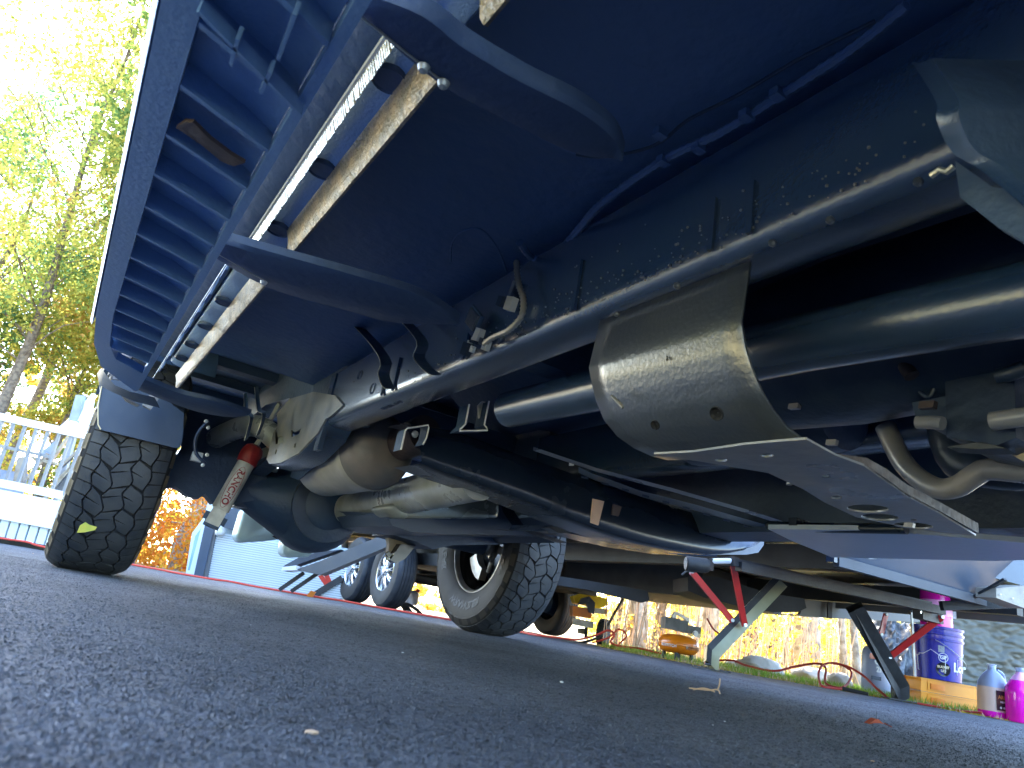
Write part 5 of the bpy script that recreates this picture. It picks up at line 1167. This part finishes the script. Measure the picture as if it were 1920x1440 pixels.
wt = MB().lathe([(.06, -.04), (.10, -.05), (.125, -.045), (.135, -.02), (.137, 0), (.135, .02), (.125, .045), (.10, .05), (.06, .04), (0, .03)], wc, Vector((lat.x, lat.y, 0))*.9-HF*.45, 40).build('wheel', 'rubber', pw)
mb = MB(); axw = (lat*.9-HF*.45).normalized(); qq = Vector((0, 0, 1)); ww = axw.cross(qq)
for k in range(26):
    for s_ in (-1, 1):
        a = 2*math.pi*(k+.25*s_)/26; rd = qq*math.cos(a)+ww*math.sin(a); tg = -qq*math.sin(a)+ww*math.cos(a); mb.obox(wc+rd*.137+axw*s_*.022, axw*.014, tg*.009, rd*.006)
mb.build('wheel_knobs', 'rubber', pw)
MB().tube(catmull([P(x, y, g=7.7) for x, y in ((1170, 1120), (1152, 1150), (1140, 1172), (1128, 1190), (1110, 1200), (1085, 1205), (1065, 1200))], 5), .014, 8).build('hose', 'hose_black', pw)
own(pw)
# blue bottle / cable by trailer wheel
hz = tag(MB().tube(catmull([P(x, y, g=8.5) for x, y in ((733, 1143), (745, 1132), (762, 1133), (780, 1142), (795, 1158))], 5), .02, 8).build('garden_hose', 'hose_black'), 'black hose looped on the ground behind the trailer wheel', 'hose')
bl = tag(MB().lathe([(0, 0), (.07, 0), (.08, .05), (.075, .14), (.03, .17), (0, .18)], P(771, 1134, g=9.3), (0, 0, 1), 16).build('water_jug', 'jug_clear'), 'pale blue round jug hanging beyond the rear leg', 'jug')
# red air hose coil
def cord(pxs, r, m, label, z=None, g=None, n=8):
    pts = []
    for q in pxs:
        p = P(q[0], q[1], g=q[2]) ; p.z = max(p.z, r); pts.append(p)
    return tag(MB().tube(catmull(pts, n), r, 8).build('cord', m), label, 'cord')
cord([(1318, 1240, 5.6), (1370, 1238, 5.5), (1400, 1248, 5.3), (1450, 1258, 5.1), (1490, 1250, 5.1), (1530, 1244, 5.1), (1548, 1252, 5.0), (1548, 1280, 4.8), (1575, 1290, 4.7), (1592, 1278, 4.8), (1595, 1258, 4.9), (1570, 1244, 5.0), (1545, 1246, 5.0), (1535, 1262, 4.9), (1540, 1285, 4.7), (1560, 1291, 4.7), (1578, 1292, 4.7)], .0075, 'cord_red', 'red air hose coiled on the grass between the stabiliser legs')
cord([(1560, 1243, 4.95), (1590, 1250, 4.9), (1620, 1268, 4.8), (1645, 1292, 4.65), (1665, 1308, 4.6)], .0075, 'cord_red', 'end of red hose arching down to the second stabiliser foot')
tag(MB().tube([P(1580, 1291, g=4.7), P(1628, 1302, g=4.62)], .012, 8).build('hose_coupler', 'hose_black'), 'black hose end lying right of the red coil', 'hose fitting')
cord([(1720, 1325, 4.5), (1800, 1334, 4.4), (1840, 1336, 4.3)], .006, 'cord_red', 'short stretch of red hose behind the yellow case')
cord([(1326, 1160, 5.8), (1338, 1180, 5.7), (1352, 1190, 5.6)], .007, 'cord_red', 'red hose rising from the compressor gauges')
# orange extension cord lying along the far side of the asphalt
pts = []
for i, (x, y) in enumerate(((-60, 999), (0, 1009), (50, 1016), (85, 1026), (240, 1057), (300, 1068), (330, 1075), (400, 1087), (430, 1090), (470, 1099), (520, 1107), (560, 1114), (600, 1121), (640, 1126), (690, 1138), (740, 1146), (800, 1158), (850, 1166), (960, 1183), (1000, 1190), (1050, 1196), (1085, 1199), (1120, 1190), (1140, 1182), (1152, 1190), (1145, 1204), (1165, 1212), (1200, 1216), (1240, 1226))):
    g = 6.6 if x < 1000 else 6.0
    p = P(x, y, g=g); pts.append((x, y, g))
cord(pts, .0085, 'cord_orange', 'long orange extension cord running along the far asphalt edge', n=6)
cord([(1110, 1205, 6.2), (1140, 1196, 6.2), (1160, 1180, 6.2), (1175, 1192, 6.2), (1160, 1210, 6.2), (1185, 1215, 6.1)], .0075, 'cord_orange', 'loose loops of orange cord by the knobbly wheel')
yt = tag(MB().prism([P(*q, g=6.4) for q in ((575, 1116), (583, 1107), (592, 1110), (586, 1120), (577, 1121))], HF*.02).build('cord_tag', 'orange_paint'), 'small orange tag on the cord near the step legs', 'tag')
# yellow tool cases under the buckets
gb = 4.75; BB = W(upx(1768)*gb, gb, 0)
def case(z0, label, dy=0):
    c = empty('tool_case', BB+Vector((0, 0, z0)), label, 'case', 'yellow cases stacked under the buckets')
    h = .076; w = .205
    for (x0, x1, nm) in ((-w, w, 'case_body'),):
        pts = rounded([(x0, 0), (x1, 0), (x1-.004, h*.9), (x1-.02, h), (x0+.02, h), (x0+.004, h*.9)], .008, 2)
        MB().prism([BB+lat*x+Vector((0, 0, z0+z))-HF*.10 for x, z in pts], HF*.22).build(nm, 'yellow_case', c)
    for xx in (-.10,):
        MB().prism([BB+lat*(xx+x)+Vector((0, 0, z0+z))-HF*.104 for x, z in ((-.06, .012), (.06, .012), (.06, .062), (-.06, .062))], HF*.01).build('latch_panel', 'yellow_case', c)
        MB().prism([BB+lat*(xx+x)+Vector((0, 0, z0+z))-HF*.109 for x, z in ((-.045, .020), (.045, .020), (.045, .052), (-.045, .052))], HF*.01).build('latch', 'orange_paint', c)
    MB().prism([BB+lat*x+Vector((0, 0, z0+z))-HF*.106 for x, z in ((-.206, .070), (.208, .070), (.208, .078), (-.206, .078))], HF*.23).build('case_lip', 'yellow_case', c)
    own(c); return c
case(0.0, 'lower yellow case standing on the asphalt edge'); case(.080, 'upper yellow case directly under the blue buckets')
def bucket(z0, label, prints):
    b = empty('bucket', BB+Vector((-.0, 0, z0)), label, 'bucket', 'nested blue buckets'); c = BB+lat*-.03+Vector((0, 0, z0))
    hk = .78; MB().lathe([(r_, z_*hk) for r_, z_ in [(.0, 0), (.128, 0), (.131, .004), (.146, .30), (.152, .302), (.153, .318), (.147, .32), (.148, .345), (.154, .347), (.155, .366), (.147, .368), (.144, .366), (.130, .02), (0, .015)]], c, (0, 0, 1), 56).build('pail', 'blue_bucket', b, 35)
    if prints:
        def rz(z): return .1315+.0148*(z/.234)
        def fn(a0, zc):
            return lambda x, y, z: c+(lat*math.sin(a0+x/.14)-HF*math.cos(a0+x/.14))*(rz(zc+y)+.0012+z)+Vector((0, 0, zc+y))
        text('bucket_lettering', "Lowe's", .075, fn(.86, .085), 'print_white', b, .002)
        L2 = [(.30, .045), (.30, .135), (.40, .135), (.40, .145), (.62, .145), (.95, .175), (1.28, .145), (1.5, .145), (1.5, .045)]
        for a_c in (0, -1.75):
            q = catmull([fn(0, 0)((a+a_c)*.14, z, .0004) for a, z in L2+[L2[0]]], 1)
            MB().tube(q, .0018, 5).build('logo_outline', 'print_white', b)
        MB().loft([[fn(0, 0)(a*.14, z, 0) for a in (-.52, -.40, -.28)] for z in (.165, .185, .205)]).build('printed_panel', 'print_grey', b, 0)
        ringp = [fn(-.33, .135)(x, y, .0004) for x, y in ell(0, 0, .026, .026, 0, 24)]
        MB().tube(ringp+[ringp[0]], .002, 5).build('printed_ring', 'print_white', b)
        text('bucket_print', 'GP', .030, fn(-.33, .135), 'print_white', b, .001)
        dk = [fn(-.33, .065)(x, y, .0002) for x, y in ell(0, 0, .042, .042, 0, 28)]
        me = bpy.data.meshes.new('round_sticker'); me.from_pydata([tuple(p) for p in dk], [], [tuple(range(28))]); link('round_sticker', me, 'black_gloss', b, 0)
        text('sticker_text', 'BUCKET', .018, fn(-.33, .078), 'cap_cream', b, .001); text('sticker_text', 'LID', .02, fn(-.33, .056), 'cap_cream', b, .001)
        hp = []
        for k in range(17):
            t = k/16; a = -.62+2.1*t; z = .235-.14*math.sin(math.pi*min(1, t*1.0)*.5)**1.2; hp.append(c+(lat*math.sin(a)-HF*math.cos(a))*(.158)+Vector((0, 0, z)))
        MB().tube(hp, .002, 6).build('wire_handle', 'steel', b); MB().tube(hp[-2:], .008, 8).build('handle_grip', 'print_white', b)
    own(b); return b
bucket(.161, 'lower blue bucket printed with a white house logo, on the yellow cases', True); bucket(.196, 'upper blue bucket nested inside the printed one', False)
pj = empty('spray_bottle', BB+Vector((0, 0, .55)), 'pink container with white label standing in the blue buckets', 'container')
cj = BB+lat*-.03+HF*.0+Vector((0, 0, .455))
MB().lathe([(0, 0), (.093, 0), (.095, .02), (.093, .10), (.093, .102)], cj, (0, 0, 1), 36).build('jug_base', 'pink_liquid', pj)
MB().lathe([(.094, .10), (.094, .195)], cj, (0, 0, 1), 36).build('wrap_label', 'pink_light', pj); MB().lathe([(.093, .195), (.09, .26), (.03, .29), (0, .29)], cj, (0, 0, 1), 36).build('jug_top', 'pink_liquid', pj)
MB().obox(cj+lat*.11+Vector((0, 0, .16)), lat*.012, HF*.02, Vector((0, 0, .06))).build('side_handle', 'jug_clear', pj)
text('label_text', 'WASH', .03, lambda x, y, z: cj+(lat*math.sin(.4+x/.094)-HF*math.cos(.4+x/.094))*(.0955+z)+Vector((0, 0, .15+y)), 'print_grey', pj)
own(pj)
cb_ = empty('black_hand_pump', BB+Vector((-.1, 0, .5)), 'black handled tool clipped on the left rim of the blue buckets', 'tool')
MB().beam(BB+lat*-.19-HF*.02+Vector((0, 0, .14)), BB+lat*-.205-HF*.02+Vector((0, 0, .55)), .012, .012, up=HF).build('shaft', 'muffler_metal', cb_)
MB().tube(catmull([BB+lat*-.21+Vector((0, 0, .55)), BB+lat*-.16+Vector((0, 0, .565)), BB+lat*-.10+Vector((0, 0, .55))], 4), .015, 8).build('handle', 'jack_black', cb_)
own(cb_)
# gallon jugs
def jug(px, g, label, full):
    c = W(upx(px)*g, g, 0); j = empty('gallon_jug', c, label, 'jug', 'gallon jugs with dark labels')
    def sq(r, z, k=.55):
        out = []
        for i in range(24):
            a = 2*math.pi*i/24; ca, sa = math.cos(a), math.sin(a); e = (abs(ca)**4+abs(sa)**4)**(-.25); rr = r*(1+(e-1)*k); out.append(c+lat*ca*rr+HF*sa*rr+Vector((0, 0, z)))
        return out
    lev = .035 if not full else .18
    prof_lo = [(.070, 0), (.074, .006), (.074, lev)]
    if full: prof_lo = [(.070, 0), (.074, .006), (.074, .15), (.070, .18), (.058, .205), (.046, .222)]
    MB().loft([sq(r, z) for r, z in prof_lo], closed=True).build('liquid', 'pink_liquid', j, 50)
    up_ = [(.074, .035), (.074, .15), (.072, .165)] if not full else []
    if not full:
        MB().loft([sq(r, z) for r, z in up_], closed=True).build('lower_body', 'jug_tan', j, 50)
        MB().loft([sq(r, z) for r, z in [(.072, .165), (.068, .19), (.056, .215), (.040, .24), (.026, .255), (.019, .262), (.019, .285), (.022, .286), (.022, .291)]], closed=True).build('upper_body', 'jug_clear', j, 50)
    else:
        MB().loft([sq(r, z) for r, z in [(.046, .222), (.034, .242), (.024, .255), (.019, .262), (.019, .275)]], closed=True).build('upper_body', 'pink_light', j, 50)
        MB().lathe([(.021, .268), (.022, .27), (.022, .292), (0, .293)], c, (0, 0, 1), 20).build('cap', 'jug_clear', j)
    MB().tube(catmull([c+lat*.030+Vector((0, 0, .262)), c+lat*.062+Vector((0, 0, .245)), c+lat*.074+Vector((0, 0, .20)), c+lat*.072+Vector((0, 0, .165))], 5), .009, 10).build('handle', 'jug_clear' if not full else 'pink_light', j)
    MB().prism([c+lat*x+Vector((0, 0, z))-HF*.0755 for x, z in ((-.034, .045), (.058, .045), (.058, .150), (-.034, .150))], HF*.002).build('front_label', 'label_dark', j)
    text('label_text', 'ARMOR', .026, plane_fn(c+lat*.02+Vector((0, 0, .115))-HF*.0765, lat, (0, 0, 1)), 'label_orange', j, .001)
    text('label_text', 'DETERGENT', .012, plane_fn(c+lat*.02+Vector((0, 0, .09))-HF*.0765, lat, (0, 0, 1)), 'sticker', j, .0005)
    for k in range(4):
        dk = [c+lat*(-.012+k*.02+.0065*math.cos(a))+Vector((0, 0, .06+.0065*math.sin(a)))-HF*.0768 for a in [6.283*i/12 for i in range(12)]]
        me = bpy.data.meshes.new('label_icon'); me.from_pydata([tuple(p) for p in dk], [], [tuple(range(12))]); link('label_icon', me, 'sticker', j, 0)
    for k in range(9): MB().box((0, 0, 0), (.0001, .0001, .0001)) if False else None
    own(j)
jug(1863, 4.34, 'nearly empty gallon jug, clear above and pink only at the bottom', False); jug(1917, 4.20, 'full gallon jug of bright pink liquid at the right picture edge', True)
# grey bottle behind second leg
gbt = empty('plastic_jug', W(upx(1640)*5.3, 5.3), 'grey blue plastic jug with pale lettering behind the second stabiliser leg', 'jug')
cgb = W(upx(1642)*5.3, 5.3, .02)
MB().loft([[cgb+lat*math.cos(a)*.10*s+HF*math.sin(a)*.07*s+Vector((0, 0, z)) for a in [2*math.pi*k/24 for k in range(24)]] for s, z in ((.9, 0), (1, .02), (1, .24), (.92, .275), (.7, .30), (.3, .31), (.0, .31))], closed=True).build('jug_body', 'jug_clear', gbt, 50)
text('jug_lettering', 'OIO', .05, plane_fn(cgb+Vector((0, 0, .20))-HF*.073, lat, (0, 0, 1)), 'sticker', gbt, .002); text('jug_lettering', '2HI', .05, plane_fn(cgb+Vector((0, 0, .15))-HF*.073, lat, (0, 0, 1)), 'sticker', gbt, .002)
MB().prism([cgb+lat*x+Vector((0, 0, z))-HF*.072 for x, z in ((-.07, .08), (.0, .08), (.0, .105), (-.07, .105))], HF*.002).build('jug_label', 'trailer_blue', gbt)
own(gbt)
# black plastic sacks
def drape(name, corners, nx, ny, amp, m, sc, seed, thick=.0):
    a, b, c, d = [Vector(q) for q in corners]; rows = []
    nn = (b-a).cross(d-a).normalized()
    for j in range(ny+1):
        r_ = []
        for i in range(nx+1):
            u, v_ = i/nx, j/ny; p = a.lerp(b, u).lerp(d.lerp(c, u), v_)
            q = noise.noise(Vector((u*sc, v_*sc*1.2+u*1.5, seed)))+.5*(1-abs(noise.noise(Vector((u*sc*2.2+v_*2, v_*sc*3.4, seed+5))))*2)+.25*noise.noise(Vector((u*sc*6, v_*sc*7, seed+9)))
            r_.append(p+nn*q*amp)
        rows.append(r_)
    return MB().loft(rows).build(name, m, None, 80)
tag(drape('tarpaulin', (P(1690, 1120, g=6.3), P(2060, 1160, g=6.0), P(2060, 1420, g=6.0), P(1690, 1312, g=6.3)), 130, 90, .022, 'tarp', 5.5, 3), 'dark grey green tarpaulin hanging in wrinkles behind the buckets and jugs', 'tarpaulin')
tag(drape('plastic_sheet', (P(1640, 1150, g=6.1), P(1720, 1165, g=6.1), P(1730, 1312, g=5.4), P(1632, 1290, g=5.4)), 30, 40, .06, 'black_bag', 4, 8), 'crumpled grey black plastic sheet between the grey jug and the blue buckets', 'plastic sheet')
tag(MB().tube([P(1640, 1290, g=5.4), P(1690, 1282, g=5.4)], .045, 14).build('log', 'jack_black'), 'black roll lying at the foot of the plastic sheet', 'roll')
# ---------------- litter on the asphalt
rl = empty('fallen_leaf', P(1645, 1358, Z=0), 'dried red leaf standing on its stalk on the right asphalt', 'leaf')
q = [P(1645, 1347, g=1), ]
gl = P(1645, 1360, Z=.0); gg = gl.dot(HF)
MB().prism([P(x, y, g=gg) for x, y in ((1629, 1358), (1643, 1348), (1648, 1349), (1658, 1358), (1650, 1356), (1640, 1356))], HF*.02).build('blade', 'red_leaf', rl, 0)
MB().tube([P(1658, 1356, g=gg), P(1672, 1363, g=gg*.985)], .0009, 5).build('curl', 'red_leaf', rl); MB().tube([P(1643, 1350, g=gg), P(1643, 1334, g=gg)], .0005, 5).build('stalk', 'jack_black', rl); own(rl)
dl = empty('dried_stem', P(1320, 1296, Z=0), 'pale curled dry stem on the asphalt below the first stabiliser foot', 'twig'); gg = P(1320, 1300, Z=0).dot(HF)
for pl_ in (((1292, 1290), (1310, 1292), (1330, 1294), (1345, 1293), (1350, 1301)), ((1300, 1293), (1320, 1290), (1340, 1297)), ((1346, 1292), (1349, 1283), (1350, 1272))):
    MB().tube(catmull([P(x, y, g=gg) for x, y in pl_], 4), .0016, 5).build('stem', 'straw', dl)
own(dl)
gt = tag(poly('leaf', [P(x, y, g=P(150, 1048, Z=0).dot(HF)) for x, y in ((80, 1048), (95, 1045), (130, 1052), (120, 1056), (100, 1053))], HF*.01, 'dry_leaf'), 'small orange dry leaf at the foot of the left tyre', 'leaf')
for k, (x, y, s, m_) in enumerate(((584, 1376, .005, 'straw'), (1053, 1280, .006, 'sticker'), (1025, 1283, .002, 'sticker'), (755, 1224, .003, 'sticker'), (770, 1232, .002, 'straw'), (68, 1065, .002, 'jack_black'), (540, 1067, .004, 'jack_black'), (1337, 1360, .002, 'sticker'), (1359, 1353, .002, 'sticker'), (1636, 1428, .003, 'straw'), (165, 1063, .003, 'sticker'), (605, 1247, .002, 'jack_black'), (470, 1172, .0015, 'sticker'), (62, 1038, .006, 'straw'))):
    s *= .55; c = P(x, y, Z=0); bm = bmesh.new(); bmesh.ops.create_icosphere(bm, subdivisions=1, radius=s)
    for v in bm.verts: v.co = Vector((v.co.x*1.6, v.co.y, v.co.z*.5))
    me = bpy.data.meshes.new('pebble'); bm.to_mesh(me); bm.free(); o = link('pebble', me, m_, None, 0); o.location = c+Vector((0, 0, s*.3)); o.rotation_euler.z = k
    tag(o, ('flat tan chip, the biggest crumb, on the near asphalt at bottom centre', 'white flake on the asphalt right of the centre tyre', 'white speck just left of the white flake', 'white speck in front of the centre tyre', 'tan speck in front of the centre tyre', 'black speck left of the left tyre', 'black chip on the asphalt below the entry step', 'white speck on the dark asphalt, left one of a pair at lower right', 'white speck on the dark asphalt, right one of a pair at lower right', 'tan crumb at the bottom edge right of centre', 'white crumb touching the foot of the left tyre', 'black speck in the middle of the asphalt', 'white speck in the middle of the asphalt', 'pale flat leaf scrap left of the left tyre')[k], 'pebble', 'crumbs scattered on the asphalt')
